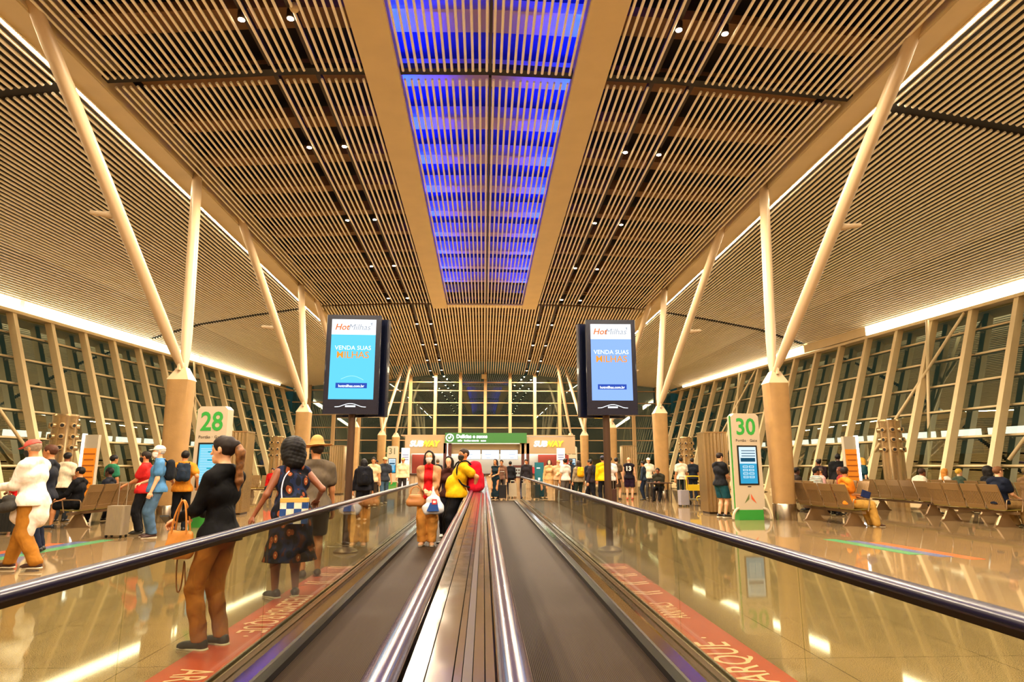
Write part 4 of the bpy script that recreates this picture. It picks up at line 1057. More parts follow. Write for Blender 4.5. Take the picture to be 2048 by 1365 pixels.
    if k_ == 'dress':
        hem = top[3] if len(top) > 3 else .55
        tp += [(pel+V3(0, 0, .05), V3(pel[0]*.5, pel[1], hem-.05), .15*g, .21*g*(top[4] if len(top) > 4 else 1), ((0, 1, 0), 1.12))]
        put('dress', tp, mt, [((0, 0, -1), -hem), (upv, float(upv@nb)+.005)], .03, (.010, 17.0))
    else:
        if k_ == 'coat':
            tp += [(pel, V3(pel[0], pel[1], pel[2]-.28), .16*g, .18*g, ((0, 1, 0), 1.15))]; hemz = pel[2]-.30
        if not sit: tp += [(pel+V3(-.05, 0, -.04), pel+V3(.05, 0, -.04), .134*g+e, .134*g+e, ((0, 1, 0), 1.05)), (pel+V3(-.05, -.03, -.06), pel+V3(.05, -.03, -.06), .115*g+e, .115*g+e)]
        cuts = [(upv, float(upv@nb)+.055)]
        if not sit: cuts.append(((0, 0, -1), -(hemz-.045)))
        else: cuts.append((-upv, -float(upv@pel)+.02+.02))
        put('shirt', tp+sl, mt, cuts)
    if outer:   # open jacket over the shirt: shell with the front left open
        mo = cloth(outer[1]); e2 = e+.016
        tp2 = infl(torso[1:], e2)+infl(torso[:1], e2+.004)+[(waist, pel+V3(0, 0, -.12), .125*g+.03, .15*g+.02, ((0, 1, 0), 1.1))]
        sl2 = [x for q in (1, -1) for x in ((arms[q][0], arms[q][1], .058*wf+e2*.8, .05*wf+e2*.7), (arms[q][1], arms[q][1]*.15+arms[q][2]*.85, .05*wf+e2*.6, .042*wf+e2*.5))]
        for q in (1, -1):
            V, F = grow(tp2+sl2, h, .03, [((-q, 0, 0), -.080), (upv, float(upv@nb)+.02), ((0, 0, -1), -(pel[2]-.14))], dsp)
            if len(V): skin_obj('jacket_side', [(V*s, F)], mo, t)
        V, F = grow(infl(torso, e2), h, .03, [((0, 1, 0), -.03), (upv, float(upv@nb)+.02), ((0, 0, -1), -(pel[2]-.12))], dsp)
        if len(V): skin_obj('jacket_back', [(V*s, F)], mo, t)
    if beard: put('beard', [(hd(-.05, .035, -.07), hd(.05, .035, -.07), .04, .04), (hd(0, .06, -.10), hd(0, .05, -.09), .03, .03)], mat('hair_'+beard.lstrip('#'), beard, .8), None, .03, None)
    bk, bc = bottom[0], bottom[1]; mb = botmat or cloth(bc); e = .015 + (bottom[2] if len(bottom) > 2 else 0)
    if bk in ('trousers', 'shorts'):
        tr = infl(torso[:1], .008)+[(pel+V3(0, 0, -.02), pel+V3(0, 0, .10), .125*g+.006, .12*g+.004, ((0, 1, 0), 1.15))]; cuts = []
        for q in (1, -1):
            a, b, c, yaw = legs[q]
            if bk == 'trousers': tr += [(a, b, .090*g**.7+e*.7, .062*g**.4+e), (b, c*.97+b*.03, .062*g**.4+e, .048+e)]
            else: tr += [(a, a*.12+b*.88, .092*g**.7+e, .080+e)]
        if not sit: cuts = [((0, 0, 1), pel[2]+.02), ((0, 0, -1), -.065)] if bk == 'trousers' else [((0, 0, 1), pel[2]+.10), ((0, 0, -1), -(legs[1][1][2]+.02))]
        put('trousers' if bk == 'trousers' else 'shorts', tr, mb, cuts, .028, (.006, 18.0))
    elif bk == 'skirt':
        hem = bottom[3] if len(bottom) > 3 else .5
        put('skirt', [(pel+V3(0, 0, .08), V3(0, 0, hem), .125*g, .19*g, ((0, 1, 0), 1.1)), (pel+V3(-.05, 0, 0), pel+V3(.05, 0, 0), .135*g, .135*g)], mb, [((0, 0, 1), pel[2]+.12), ((0, 0, -1), -hem)])
    if shoes:
        ms = mat('shoe_'+shoes.lstrip('#'), shoes, .35); mw = mat('shoe_sole', '#C9BEA6', .6)
        for q in (1, -1):
            V, F = grow(infl(footp[q], .009), min(h, .014), .02, [((0, 0, -1), -(legs[q][2][2]-.074+.012))]); so = skin_obj('shoe', [(V*s, F)], ms, t)
            if det >= 2:
                c, yaw = legs[q][2], legs[q][3]; d = V3(math.sin(yaw), math.cos(yaw), 0); z0 = c[2]-.068
                V, F = grow([(V3(c[0], c[1], z0)-d*.045, V3(c[0], c[1], z0)+d*.16, .046, .040, ((0, 0, 1), 2.5))], .009, .01); skin_obj('sole', [(V*s, F)], mw, so)
    # ---- hair and headgear
    hk, hcx = hair[0], hair[1]; mh = mat('hair_'+hcx.lstrip('#'), hcx, .6, spec=.25, var=.25, scale=40)
    fn = hn(0, 1, 0); capc = (fn+hn(0, 0, -1)*.55); capc = nrm(capc)
    hcut = [(capc, float(capc@hc)+.040)]
    sk_ = [(hd(0, -.03, .035), hd(0, .002, .045), .094, .088, (hn(1, 0, 0), 1.08))]
    hhh = min(h, .016)
    if hk == 'short': put('hair', sk_, mh, hcut, .02, (.004, 60), hhh)
    elif hk == 'buzz': put('hair', [(p[0], p[1], p[2]-.007, p[3]-.006, p[4]) for p in sk_], mh, [(capc, float(capc@hc)+.030)], .02, None, hhh)
    elif hk == 'long': put('hair', infl(sk_, .006)+[(hd(q*.05, -.05, .0), hd(q*.075, -.05, -.26), .06, .045) for q in (1, -1)]+[(hd(0, -.07, 0), hd(0, -.09, -.30), .075, .06)], mh, [(nrm(fn+hn(0, 0, -1)*.12), float(nrm(fn+hn(0, 0, -1)*.12)@hc)+.035)], .03, (.005, 45), hhh)
    elif hk == 'ponytail':
        put('hair', sk_+[(hd(0, -.10, .05), hd(0, -.12, .05), .04, .035)], mh, hcut, .02, (.003, 60), hhh)
        tail = skin_obj('ponytail', [(grow([(hd(0, -.11, .06), hd(.0, -.16, -.02), .03, .038), (hd(.0, -.16, -.02), hd(.03, -.15, -.26), .038, .030), (hd(.03, -.15, -.26), hd(.05, -.13, -.40), .030, .008)], hhh, .03, None, (.005, 50))[0]*s, grow([(hd(0, -.11, .06), hd(.0, -.16, -.02), .03, .038), (hd(.0, -.16, -.02), hd(.03, -.15, -.26), .038, .030), (hd(.03, -.15, -.26), hd(.05, -.13, -.40), .030, .008)], hhh, .03, None, (.005, 50))[1])], mat('hair_streaked', '#7A4E24', .55, var=.6, scale=30), t)
    elif hk == 'bun': put('hair', sk_+[(hd(0, -.11, .09), hd(0, -.12, .09), .045, .045)], mh, hcut, .02, (.003, 60), hhh)
    elif hk == 'afro': put('hair', [(hd(0, -.05, .04), hd(0, -.03, .02), .145, .14), (hd(-.05, -.06, -.06), hd(.05, -.06, -.06), .10, .10), (hd(-.04, -.07, -.14), hd(.04, -.07, -.14), .08, .08)], mh, [(nrm(fn), float(nrm(fn)@hc)+.055)], .03, (.005, 70), hhh)
    if cap:
        mc = mat('cap_'+cap[1].lstrip('#'), cap[1], .7)
        if cap[0] == 'cap':
            cdir = nrm(hn(0, 0, 1)+fn*.15)
            put('cap', infl(sk_, .008), mc, [(-cdir, -float(cdir@hc)-.045)], .02, None, hhh)
            put('cap_visor', [(hd(0, .06, .055), hd(0, .135, .045), .065, .055, (hn(0, .15, 1), 7.0))], mc, None, .02, None, min(h, .010))
        else:
            put('hat_brim', [(hd(0, 0, .065), hd(0, .01, .065), .19, .19, (hn(0, .1, 1), 9.0))], mc, None, .02, (.006, 22), min(h, .014))
            put('hat_crown', [(hd(0, -.01, .08), hd(0, -.01, .13), .105, .085)], mc, [(-nrm(hn(0, 0, 1)), -float(nrm(hn(0, 0, 1))@hc)-.06)], .02, None, min(h, .014))
    if mask:
        mm = mat('mask_'+mask.lstrip('#'), mask, .6)
        put('face_mask', [(hd(0, .035, -.035), hd(0, .045, -.065), .070, .052, (hn(1, 0, 0), 1.05)), (hd(0, .085, -.03), hd(0, .085, -.05), .028, .026)], mm, [(-fn, -float(fn@hc)-.018), (nrm(hn(0, 0, 1)), float(nrm(hn(0, 0, 1))@hc)-.002)], .03, None, min(h, .010))
    if det >= 2:
        me_, mw_ = mat('eye_dark', '#1A100C', .2), mat('eye_white', '#E6DED2', .3)
        b = MB()
        for q in (1, -1):
            b.sphere(hd(q*.031, .078, .012)*s, .011*s, 10, (1.25, 1, .5)); b.sphere(hd(q*.031, .0865, .012)*s, .0052*s, 8, m=1)
        b.build('eyes', [mw_, me_], t, True)
        b = MB()
        for q in (1, -1): b.tube([hd(q*.014, .090, .034)*s, hd(q*.032, .088, .040)*s, hd(q*.048, .076, .034)*s], .0035*s, 6)
        b.build('eyebrows', mh if hk != 'bald' else mat('brow', '#4A3424', .7), t, True)
    info = dict(t=t, s=s, arms=arms, legs=legs, hd=hd, hc=hc, pel=pel, chest=chest, nb=nb, sh=sh)
    return info
def wpt(info, v):
    """body-local point (unscaled) to world"""
    o = info['t']; c, s_ = math.cos(o.rotation_euler.z), math.sin(o.rotation_euler.z); x, y, z = [a*info['s'] for a in v]
    return Vector((o.location.x+x*c-y*s_, o.location.y+x*s_+y*c, o.location.z+z))
def loose(name, label, cat, prims, h, mt, loc, rz, k=.03, cuts=None, dd=None, group=None):
    t = thing(name, label, cat, loc, rz, group); V, F = grow(prims, h, k, cuts, dd); skin_obj('shell', [(V, F)], mt, t); return t
def backpack(info, col, label, sz=1.0, strap=True, z=.30, rot=0.0, off=-.20):
    p = info['pel']+V3(0, 0, z); w = wpt(info, (0, off, p[2]+.06)); o = info['t']
    t = loose('backpack', label, 'backpack', [(V3(-.07, 0, -.14)*sz, V3(-.07, 0, .13)*sz, .10*sz, .085*sz), (V3(.07, 0, -.14)*sz, V3(.07, 0, .13)*sz, .10*sz, .085*sz), (V3(0, -.05, -.12)*sz, V3(0, -.05, .0)*sz, .09*sz, .08*sz)], .018, cloth(col), w, o.rotation_euler.z, dd=(.005, 20))
    b = MB()
    for q in (-1, 1): b.tube([V3(q*.10, .07, .16)*sz, V3(q*.115, .14, .21)*sz, V3(q*.12, .24, .18)*sz, V3(q*.13, .27, .05)*sz, V3(q*.14, .20, -.10)*sz, V3(q*.11, .06, -.15)*sz], .016, 6)
    b.build('strap', cloth('#15151A'), t, True)
    b = MB(); b.tube([V3(-.08, -.14, -.06)*sz, V3(-.06, -.145, .02)*sz, V3(.06, -.145, .02)*sz, V3(.08, -.14, -.06)*sz], .004, 5); b.build('zip', M_black, t)
    return t
def suitcase(x, y, rz, col, label, h=.55, w=.38, d=.24, handle=.45):
    t = thing('suitcase', label, 'suitcase', (x, y, 0), rz); m_ = mat('case_'+col.lstrip('#'), col, .35, var=.05)
    b = MB(); b.rbox((0, 0, .06+h/2), (w, d, h), .05)
    for k in range(6): b.box((-w/2+.05+k*(w-.1)/5, 0, .06+h/2), (.015, d+.012, h-.08))
    b.build('shell', m_, t)
    for sx in (-1, 1):
        for sy in (-1, 1):
            b = MB(); b.cyl((sx*(w/2-.04)-.01, sy*(d/2-.04), .03), (sx*(w/2-.04)+.01, sy*(d/2-.04), .03), .03, n=10); b.cyl((sx*(w/2-.04), sy*(d/2-.04), .03), (sx*(w/2-.04), sy*(d/2-.04), .065), .012, n=6); b.build('wheel', M_black, t)
    b = MB(); z1 = .06+h
    for sx in (-.09, .09): b.cyl((sx, d/2-.05, z1-.02), (sx, d/2-.05, z1+handle), .008, n=6)
    b.cyl((-.10, d/2-.05, z1+handle), (.10, d/2-.05, z1+handle), .014, n=8); b.build('pull_handle', mat('handle_metal', '#C9C2B4', .3, .9), t)
    return t

# ================================================================== PEOPLE AND WHAT THEY CARRY
D = math.radians
def pattern_mat(name, cols, scale, kind='spots'):
    m = bpy.data.materials.new(name); m.use_nodes = True; nt = m.node_tree; N = nt.nodes; L = nt.links; b = N['Principled BSDF']; b.inputs['Roughness'].default_value = .8; b.inputs['Specular IOR Level'].default_value = .15
    tc = N.new('ShaderNodeTexCoord'); mp = N.new('ShaderNodeMapping'); mp.inputs['Scale'].default_value = scale; L.new(tc.outputs['Object'], mp.inputs[0])
    if kind == 'check': x = N.new('ShaderNodeTexChecker'); x.inputs['Scale'].default_value = 1; o = x.outputs[1]
    elif kind == 'stripe': x = N.new('ShaderNodeTexWave'); x.bands_direction = 'Z'; x.inputs['Scale'].default_value = 1; o = x.outputs[1]
    else: x = N.new('ShaderNodeTexVoronoi'); x.inputs['Scale'].default_value = 1; o = x.outputs[0]
    L.new(mp.outputs[0], x.inputs['Vector']); r = N.new('ShaderNodeValToRGB'); r.color_ramp.interpolation = 'CONSTANT'; L.new(o, r.inputs[0])
    el = r.color_ramp.elements
    while len(el) < len(cols): el.new(.5)
    for e, (p, c) in zip(el, cols): e.position = p; e.color = (*lin(c), 1)
    L.new(r.outputs[0], b.inputs['Base Color']); fold_bump(m); return m

# ---- woman in black with a ponytail
A = person((-2.14, 5.50, 0), D(72), 1.64, 'light', ('long', '#08080A', .01), ('trousers', '#A0642A', .0), '#0C0C0E', ('ponytail', '#1D130E'), girth=.94, fem=True, det=2,
           hands={1: (.14, .33, .14), -1: (-.12, .34, .11)}, feet={1: (.09, -.03, 0, .1), -1: (-.10, .03, 0, -.05)}, headyaw=D(12), curl=.9,
           label='woman with brown ponytail in black top and ochre trousers standing beyond the left glass')
w = wpt(A, (-.11, .45, 1.03)); b = MB(); b.rbox((0, 0, 0), (.075, .012, .15), .01, rot=Matrix.Rotation(D(60), 3, 'X')); tag(b.build('phone', M_black, loc=w), 'dark phone held by the ponytailed woman in black', 'phone')
w = wpt(A, (-.22, .20, .0)); t = thing('tote_bag', 'mustard leather tote bag with long straps hanging from the arm of the woman in black', 'handbag', (w.x, w.y, .70), D(72)); t.scale = (.68, .68, .80)
mb_ = mat('bag_mustard', '#B9772B', .45, var=.15, scale=8, bump=.1)
V, F = grow([(V3(0, -.11, .05), V3(0, .11, .05), .075, .075, ((1, 0, 0), 1.5)), (V3(0, -.13, .20), V3(0, .13, .20), .045, .045, ((1, 0, 0), 1.4)), (V3(0, -.1, .1), V3(0, .1, .1), .08, .08, ((1, 0, 0), 1.5))], .014, .06, None, (.006, 18)); skin_obj('pouch', [(V, F)], mb_, t)
for q in (-.03, .03):
    b = MB(); b.tube([(q, -.10, .22), (q*.8, -.07, .40), (q*.3+.01, -.01, .52), (q*.3+.01, .04, .52), (q*.8, .09, .38), (q, .11, .22)], .011, 6); b.build('handle', mb_, t, True)
b = MB(); b.tube([(.05, .06, .06), (.07, .08, -.12), (.075, .06, -.30), (.07, .02, -.34), (.07, -.01, -.26), (.06, -.03, -.05), (.06, -.06, -.20), (.06, -.09, -.36)], .009, 6); b.build('hanging_strap', mat('strap_brown', '#7A4A22', .5), t, True)

# ---- woman in patterned dress
dm = pattern_mat('patterned_dress', [(0, '#D8B080'), (.14, '#8A4624'), (.34, '#14151C'), (.62, '#1B2440'), (.84, '#4A2416')], (13, 13, 8))
Bp = person((-2.12, 7.45, 0), D(38), 1.68, 'brown', ('dress', '#20202A', .006, .40, 1.12), ('none', '#222222'), '#1A1210', ('afro', '#0D0A0A'), girth=1.32, fem=True, det=2, lean=.14, headpitch=.25,
            hands={-1: (-.40, .10, -.02), 1: (.36, .14, .13)}, feet={1: (.10, .02, 0, .35), -1: (-.12, .06, 0, -.25)}, topmat=dm, curl=.7,
            label='woman with full dark hair in a patterned sleeveless dress beyond the left glass')
w = wpt(Bp, (-.16, -.06, .0)); ck = pattern_mat('checked_bag', [(0, '#2B4A86'), (.5, '#E2D9C4')], (11, 11, 11), 'check')
t = thing('shoulder_bag', 'blue and white checked shoulder bag worn by the woman in the patterned dress', 'handbag', (w.x+.20, w.y-.20, .80), D(12)); t.scale = (.85, .85, .85)
b = MB(); b.rbox((0, 0, .13), (.34, .10, .26), .03); b.build('body', ck, t); b = MB(); b.rbox((0, 0, .285), (.345, .105, .05), .03); b.build('top_band', mat('bag_band', '#C9A24E', .5), t)
b = MB(); b.tube([(-.15, 0, .28), (-.17, .06, .42), (-.15, .12, .56), (-.10, .17, .64)], .008, 6); b.build('strap', mat('pale_strap', '#CFC6DA', .5), t, True)
tt = person((-2.22, 8.75, 0), D(25), 1.72, 'tan', ('tee', '#5F5343', .02), ('shorts', '#2E261C', .015), '#2A1C14', ('short', '#2A1C12'), det=1, girth=1.1, cap=('hat', '#C98A45'), headyaw=D(20),
       label='person in a wide straw hat and grey-brown shirt behind the woman in the patterned dress')

# ---- woman in red top on the left walkway
R_ = person((-1.02, 12.3, -.03), D(180), 1.70, 'light', ('long', '#C8191C', .0), ('trousers', '#D08C3E', .026), '#B98C68', ('long', '#1C110D'), fem=True, det=2, mask='#E3DCD6', outer=('long', '#B98A63'),
            hands={1: (.05, .22, .10), -1: (-.06, .23, .07)}, feet={1: (.10, .0, 0, .12), -1: (-.08, .02, 0, -.12)}, curl=.8,
            label='woman in red top, beige jacket and white mask on the left walkway, facing us')
w = wpt(R_, (.22, .20, .80)); t = thing('handbag', 'tan leather handbag hanging from the forearm of the woman in the beige jacket', 'handbag', (w.x, w.y, .80), D(8))
mt_ = mat('bag_tan', '#B9793F', .45, var=.12); V, F = grow([(V3(-.10, 0, -.05), V3(.10, 0, -.05), .078, .078, ((0, 1, 0), 1.3)), (V3(-.08, 0, .05), V3(.08, 0, .05), .045, .045)], .016, .05, None, (.004, 20)); skin_obj('body', [(V, F)], mt_, t)
b = MB(); b.tube([(-.10, .02, .07), (-.08, .02, .18), (0, .02, .23), (.08, .02, .18), (.10, .02, .07)], .012, 6); b.build('handle', mt_, t, True)
w = wpt(R_, (-.09, .32, .0)); t = thing('carrier_bag', 'white plastic carrier bag with a blue and red print held by the masked woman', 'shopping bag', (w.x+.03, w.y, .62), 0)
mw_ = mat('bag_plastic', '#DCD8DE', .4, bump=.3, bscale=18); V, F = grow([(V3(-.10, 0, .02), V3(.10, 0, .02), .105, .105, ((0, 1, 0), 1.5)), (V3(-.06, 0, .18), V3(.06, 0, .18), .07, .07, ((0, 1, 0), 1.6)), (V3(0, 0, .22), V3(-.01, 0, .40), .035, .018)], .014, .06, None, (.008, 22)); skin_obj('bag', [(V, F)], mw_, t)
b = MB(); b.add([(-.11, -.088, -.02), (.11, -.088, -.02), (.08, -.080, .13), (-.05, -.080, .13)], [(0, 1, 2, 3)]); b.add([(-.02, -.088, .10), (.07, -.088, .10), (.07, -.082, .19), (-.02, -.082, .19)], [(0, 1, 2, 3)], 1); b.add([(0, -.0895, .125), (.05, -.0895, .125), (.05, -.085, .165), (0, -.085, .165)], [(0, 1, 2, 3)], 2)
b.build('print', [mat('print_blue', '#16458C', .4), mat('print_red', '#C22A2A', .4), mat('print_white', '#E8E2E0', .4)], t)
person((-.72, 13.7, -.03), D(170), 1.62, 'light', ('long', '#3A1A14'), ('trousers', '#120E18', .01), '#D8D2CC', ('long', '#1A120E'), fem=True, det=1, label='person in dark trousers and white shoes half hidden behind the woman in red')

# ---- man in yellow tee with red backpack
Y_ = person((-.50, 12.25, -.03), D(100), 1.76, 'tan', ('tee', '#E0A80C', .022), ('trousers', '#0C0B0F', .01), '#15151A', ('buzz', '#2A1D16'), girth=1.22, det=2, mask='#0C1210', lean=-.22, headyaw=D(22),
            hands={-1: (-.16, -.30, .05), 1: (.26, -.12, -.05)}, feet={1: (.12, .14, 0, .1), -1: (-.10, .10, 0, -.1)}, curl=.9,
            label='man in yellow tee and black mask leaning back on the centre handrail')
backpack(Y_, '#C31228', 'large red backpack on the back of the man in the yellow tee', 1.35, z=.24, off=-.34)

# ---- man in white jacket walking left
Wm = person((-6.30, 9.50, 0), D(90), 1.76, 'tan', ('long', '#E6DCD2', .028), ('trousers', '#99641F', .018), '#3A1F14', ('short', '#8A7560'), det=2, mask='#0E0E10', cap=('cap', '#C24A40'), lean=.10, headpitch=.22, girth=1.08,
            hands={1: (.10, .38, .20), -1: (-.10, .40, .17)}, feet={1: (.09, .26, .0, .05), -1: (-.09, -.22, .03, -.05)}, curl=.7,
            label='man in red cap, white jacket and mustard trousers walking left, looking at a phone')
w = wpt(Wm, (0, .52, 1.14)); b = MB(); b.rbox((0, 0, 0), (.075, .15, .012), .01, rot=D(90)); tag(b.build('phone', M_black, loc=w), 'phone in the hands of the man in the white jacket', 'phone')
t = loose('tied_shirt', 'pale shirt tied round the waist of the man in the red cap', 'shirt', [(V3(.0, -.06, .92), V3(-.02, -.09, .70), .16, .15, ((1, 0, 0), 1.1)), (V3(-.06, .12, .90), V3(-.05, .12, .70), .09, .10), (V3(-.1, -.05, .72), V3(-.1, -.06, .52), .09, .10, ((1, 0, 0), 1.5))], .018, cloth('#DDD0C4'), (-6.30, 9.50, 0), D(90), dd=(.007, 20))
t = loose('waist_bag', 'grey and black camera bag at the hip of the man in the white jacket', 'bag', [(V3(-.24, .12, .86), V3(-.24, .22, .84), .075, .075), (V3(-.22, .14, .96), V3(-.22, .20, .96), .055, .05)], .016, cloth('#3A3836'), (-6.30, 9.50, 0), D(90), dd=(.004, 22))
person((-8.45, 11.2, 0), D(95), 1.78, 'brown', ('tee', '#8A4A1C', .015), ('trousers', '#12111C'), '#15120F', ('short', '#1C120E'), det=1, label='person in brown-orange shirt cut off by the left picture edge')
person((-7.35, 11.4, 0), D(100), 1.75, 'tan', ('long', '#171A24'), ('trousers', '#141A2C'), '#15120F', ('short', '#4A2A18'), det=1, label='brown-haired person in dark clothes walking beyond the man in the white jacket')

# ---- group by the silver suitcase
Bl = person((-6.62, 13.62, 0), D(118), 1.80, 'light', ('tee', '#4A7BAA', .022), ('trousers', '#45607C', .016), '#3A1E18', ('short', '#B9B0A6'), det=2, mask='#E4DCD4', cap=('cap', '#D8CFC6'), girth=1.12,
            hands={-1: (-.26, .10, -.06), 1: (.18, .26, .10)}, feet={1: (.10, .03, 0, .2), -1: (-.12, .0, 0, -.25)}, headyaw=D(8), label='man in pale cap, blue tee and jeans standing beside the silver suitcase')
backpack(Bl, '#14181E', 'black backpack worn by the man in the blue tee', .95)
person((-7.20, 14.25, 0), D(100), 1.70, 'tan', ('tee', '#C22524', .02), ('trousers', '#141418', .01), '#15120F', ('short', '#20160F'), det=1, mask='#101012', hands={1: (.08, .34, .12), -1: (-.08, .34, .10)}, label='person in red polo shirt and dark mask next to the man in blue')
P3 = person((-6.62, 14.75, 0), D(20), 1.73, 'tan', ('tee', '#C07A1E', .02), ('trousers', '#14161C'), '#15120F', ('short', '#120D0B'), det=1, hands={1: (.30, -.02, .06), -1: (-.2, .25, .1)}, label='person in mustard tee seen from behind, hand on hip')
backpack(P3, '#1E2A3A', 'dark blue backpack on the person in the mustard tee', .9)
suitcase(-7.28, 13.55, D(-8), '#8C7C64', 'silver-beige hard-shell suitcase beside the man in jeans', .56, .38)
person((-9.75, 17.6, 0), D(-30), 1.68, 'tan', ('tee', '#2E7A5A', .02), ('trousers', '#1A1A1E'), '#15120F', ('short', '#120D0B'), det=1, label='person in green tee standing near the left windows')
person((-10.75, 17.3, 0), D(5), 1.74, 'brown', ('tee', '#D8CBB0', .02), ('trousers', '#22262A'), '#15120F', ('short', '#120D0B'), det=1, label='person in cream top seen from behind before the left air tower')
kw = dict(sit=True, det=1)
person((-9.42, 15.7, 0), D(92), 1.74, 'tan', ('long', '#0E0E12', .01), ('shorts', '#0C0C10'), '#14202A', ('short', '#120D0B'), feet={1: (.05, .62, .40, 0), -1: (-.14, .42)}, hands={1: (.2, .35, .1), -1: (-.2, .35, .1)}, label='seated person in black shorts with one leg raised, near the silver suitcase', **kw)
person((-9.42, 16.9, 0), D(92), 1.7, 'dark', ('long', '#1A1C26', .01), ('trousers', '#15151A'), '#15120F', ('short', '#0E0A0A'), label='seated person in dark clothes on the left row, next to last seat', **kw)
person((-12.35, 18.3, 0), D(92), 1.7, 'brown', ('tee', '#1F57A6', .02), ('trousers', '#1A1A22'), '#15120F', ('short', '#15100C'), label='seated person in bright blue tee on the left', hands={1: (.12, .38, .16), -1: (-.12, .38, .16)}, **kw)
person((-12.35, 19.5, 0), D(92), 1.72, 'brown', ('long', '#3A2A20', .01), ('trousers', '#1A1A22'), '#15120F', ('short', '#0D0A0A'), label='seated person in dark brown farther along the far left row', **kw)
person((-10.9, 15.9, 0), D(60), 1.2, 'brown', ('tee', '#C81A1C', .02), ('shorts', '#22222A'), '#15120F', ('afro', '#0B0909'), det=1, label='small child in a red top with round black hair near the dark suitcase')
suitcase(-9.95, 14.3, D(10), '#16191A', 'large black suitcase with raised handle before the left seats', .66, .42, .28, .42)
suitcase(-10.75, 14.2, D(-5), '#23302A', 'dark green suitcase left of the large black suitcase', .58, .40)

# ---- people beyond the left walkway
Bk = person((-3.10, 17.1, 0), D(15), 1.58, 'tan', ('long', '#101018', .04), ('trousers', '#12151E', .01), '#C9C0B4', ('long', '#0E0A0C'), fem=True, det=1, lean=.1, feet={1: (.1, .22), -1: (-.1, -.2, .05)}, label='woman all in black with long dark hair walking away beyond the left handrail')
backpack(Bk, '#12131A', 'large black backpack on the woman walking away in black', 1.1)
C1 = person((-3.95, 23.6, 0), D(190), 1.70, 'tan', ('tee', '#C9B088', .02), ('trousers', '#3A3026'), '#B8A890', ('short', '#20160F'), det=1, feet={1: (.1, .2), -1: (-.1, -.2)}, label='person in sand-coloured tee walking between the woman in black and the capped person')
person((-3.75, 25.0, 0), D(200), 1.72, 'tan', ('tee', '#2A2E36', .02), ('trousers', '#3C5468'), '#C8BFB2', ('short', '#20160F'), cap=('cap', '#C9A876'), det=1, feet={1: (.1, .2), -1: (-.1, -.2)}, label='person in a tan cap and dark tee with jeans, walking')
person((-3.70, 30.2, 0), D(180), 1.76, 'tan', ('long', '#D2BE98', .03), ('trousers', '#221C1C'), '#15120F', ('short', '#20160F'), cap=('cap', '#C79A50'), det=1, label='person in pale jacket and dark trousers standing right of gate tower thirty-one')
person((-2.25, 32.2, 0), D(0), 1.72, 'tan', ('long', '#1E2228'), ('trousers', '#181A20'), '#15120F', ('short', '#5A4A3A'), det=0, label='grey-haired person in dark clothes at the left end of the shop counter')
person((-5.6, 34.5, 0), D(160), 1.7, 'brown', ('long', '#2A2018'), ('trousers', '#14141A'), '#15120F', ('short', '#0E0A0A'), det=0, label='person in brown beside gate tower thirty-one')

# ---- crowd at the end of the right walkway
person((.52, 27.9, 0), D(150), 1.68, 'tan', ('dress', '#10222A', .01, .12), ('none', '#000000'), '#15120F', ('long', '#15100E'), fem=True, det=1, hands={1: (.12, .28, .12), -1: (-.1, .28, .12)}, label='woman with long dark hair in a long dark teal dress behind the red backpack')
suitcase(.80, 27.9, 0, '#120E10', 'black suitcase with raised handle beside the woman in the long dress', .55, .36, .24, .55)
person((.80, 28.9, 0), D(170), 1.66, 'tan', ('long', '#6A4A3A'), ('trousers', '#201A1A'), '#15120F', ('short', '#2A1A12'), det=1, label='person in a brown top behind the woman in the long dress')
person((1.30, 31.6, 0), D(0), 1.62, 'brown', ('long', '#15151A', .02), ('trousers', '#16161C'), '#15120F', ('short', '#0E0A0A'), det=0, label='person in black at the shop counter left of the menu board')
suitcase(1.32, 29.4, 0, '#A69A84', 'pale silver suitcase left of the menu board stand', .58, .36, .22, .1)
person((1.95, 29.6, 0), D(160), 1.70, 'tan', ('long', '#221E22', .02), ('trousers', '#1A1A20'), '#15120F', ('short', '#15100C'), det=0, label='person in black with one arm out, in front of the menu board')
person((2.85, 28.2, 0), D(175), 1.66, 'light', ('coat', '#C49A66', .02), ('trousers', '#B98C52', .01), '#6A4A30', ('long', '#3A1E14'), fem=True, det=1, mask='#C8B8A8', label='woman in a long camel coat beside the teal machine')
person((3.22, 28.0, 0), D(185), 1.64, 'light', ('long', '#C9A57A', .04), ('trousers', '#8A6A44'), '#6A4A30', ('short', '#6A4A30'), det=1, hands={1: (-.1, .24, .22), -1: (.1, .24, .18)}, cap=('cap', '#B98E60'), label='person in a tan jacket and cap with folded arms')
person((3.30, 26.2, 0), D(30), 1.68, 'tan', ('tee', '#CFC6BC', .03), ('trousers', '#5A5450', .01), '#15120F', ('bun', '#15100C'), fem=True, det=1, label='woman with dark hair in a pale loose top and grey trousers')
person((3.65, 27.2, 0), D(180), 1.70, 'tan', ('long', '#20262E', .02), ('trousers', '#15151A'), '#15120F', ('short', '#0E0A0A'), cap=('cap', '#22282E'), det=0, mask='#101012', label='person in a dark cap and jacket before gate tower thirty-two')
Yb = person((3.72, 25.4, 0), D(15), 1.60, 'tan', ('long', '#8A7A60', .02), ('trousers', '#1E2A26'), '#3A4A8A', ('long', '#2A1A12'), fem=True, det=1, label='person in olive-beige with long hair carrying a yellow bag')
backpack(Yb, '#E0A410', 'bright yellow backpack in the queue right of the shop', .85)
P5 = person((3.98, 24.2, 0), D(70), 1.62, 'tan', ('long', '#2A2228', .02), ('trousers', '#16161C'), '#15120F', ('short', '#15100C'), fem=True, det=1, feet={1: (.08, .28), -1: (-.08, -.25)}, label='person in black striding left with a pale green bag at the hip')
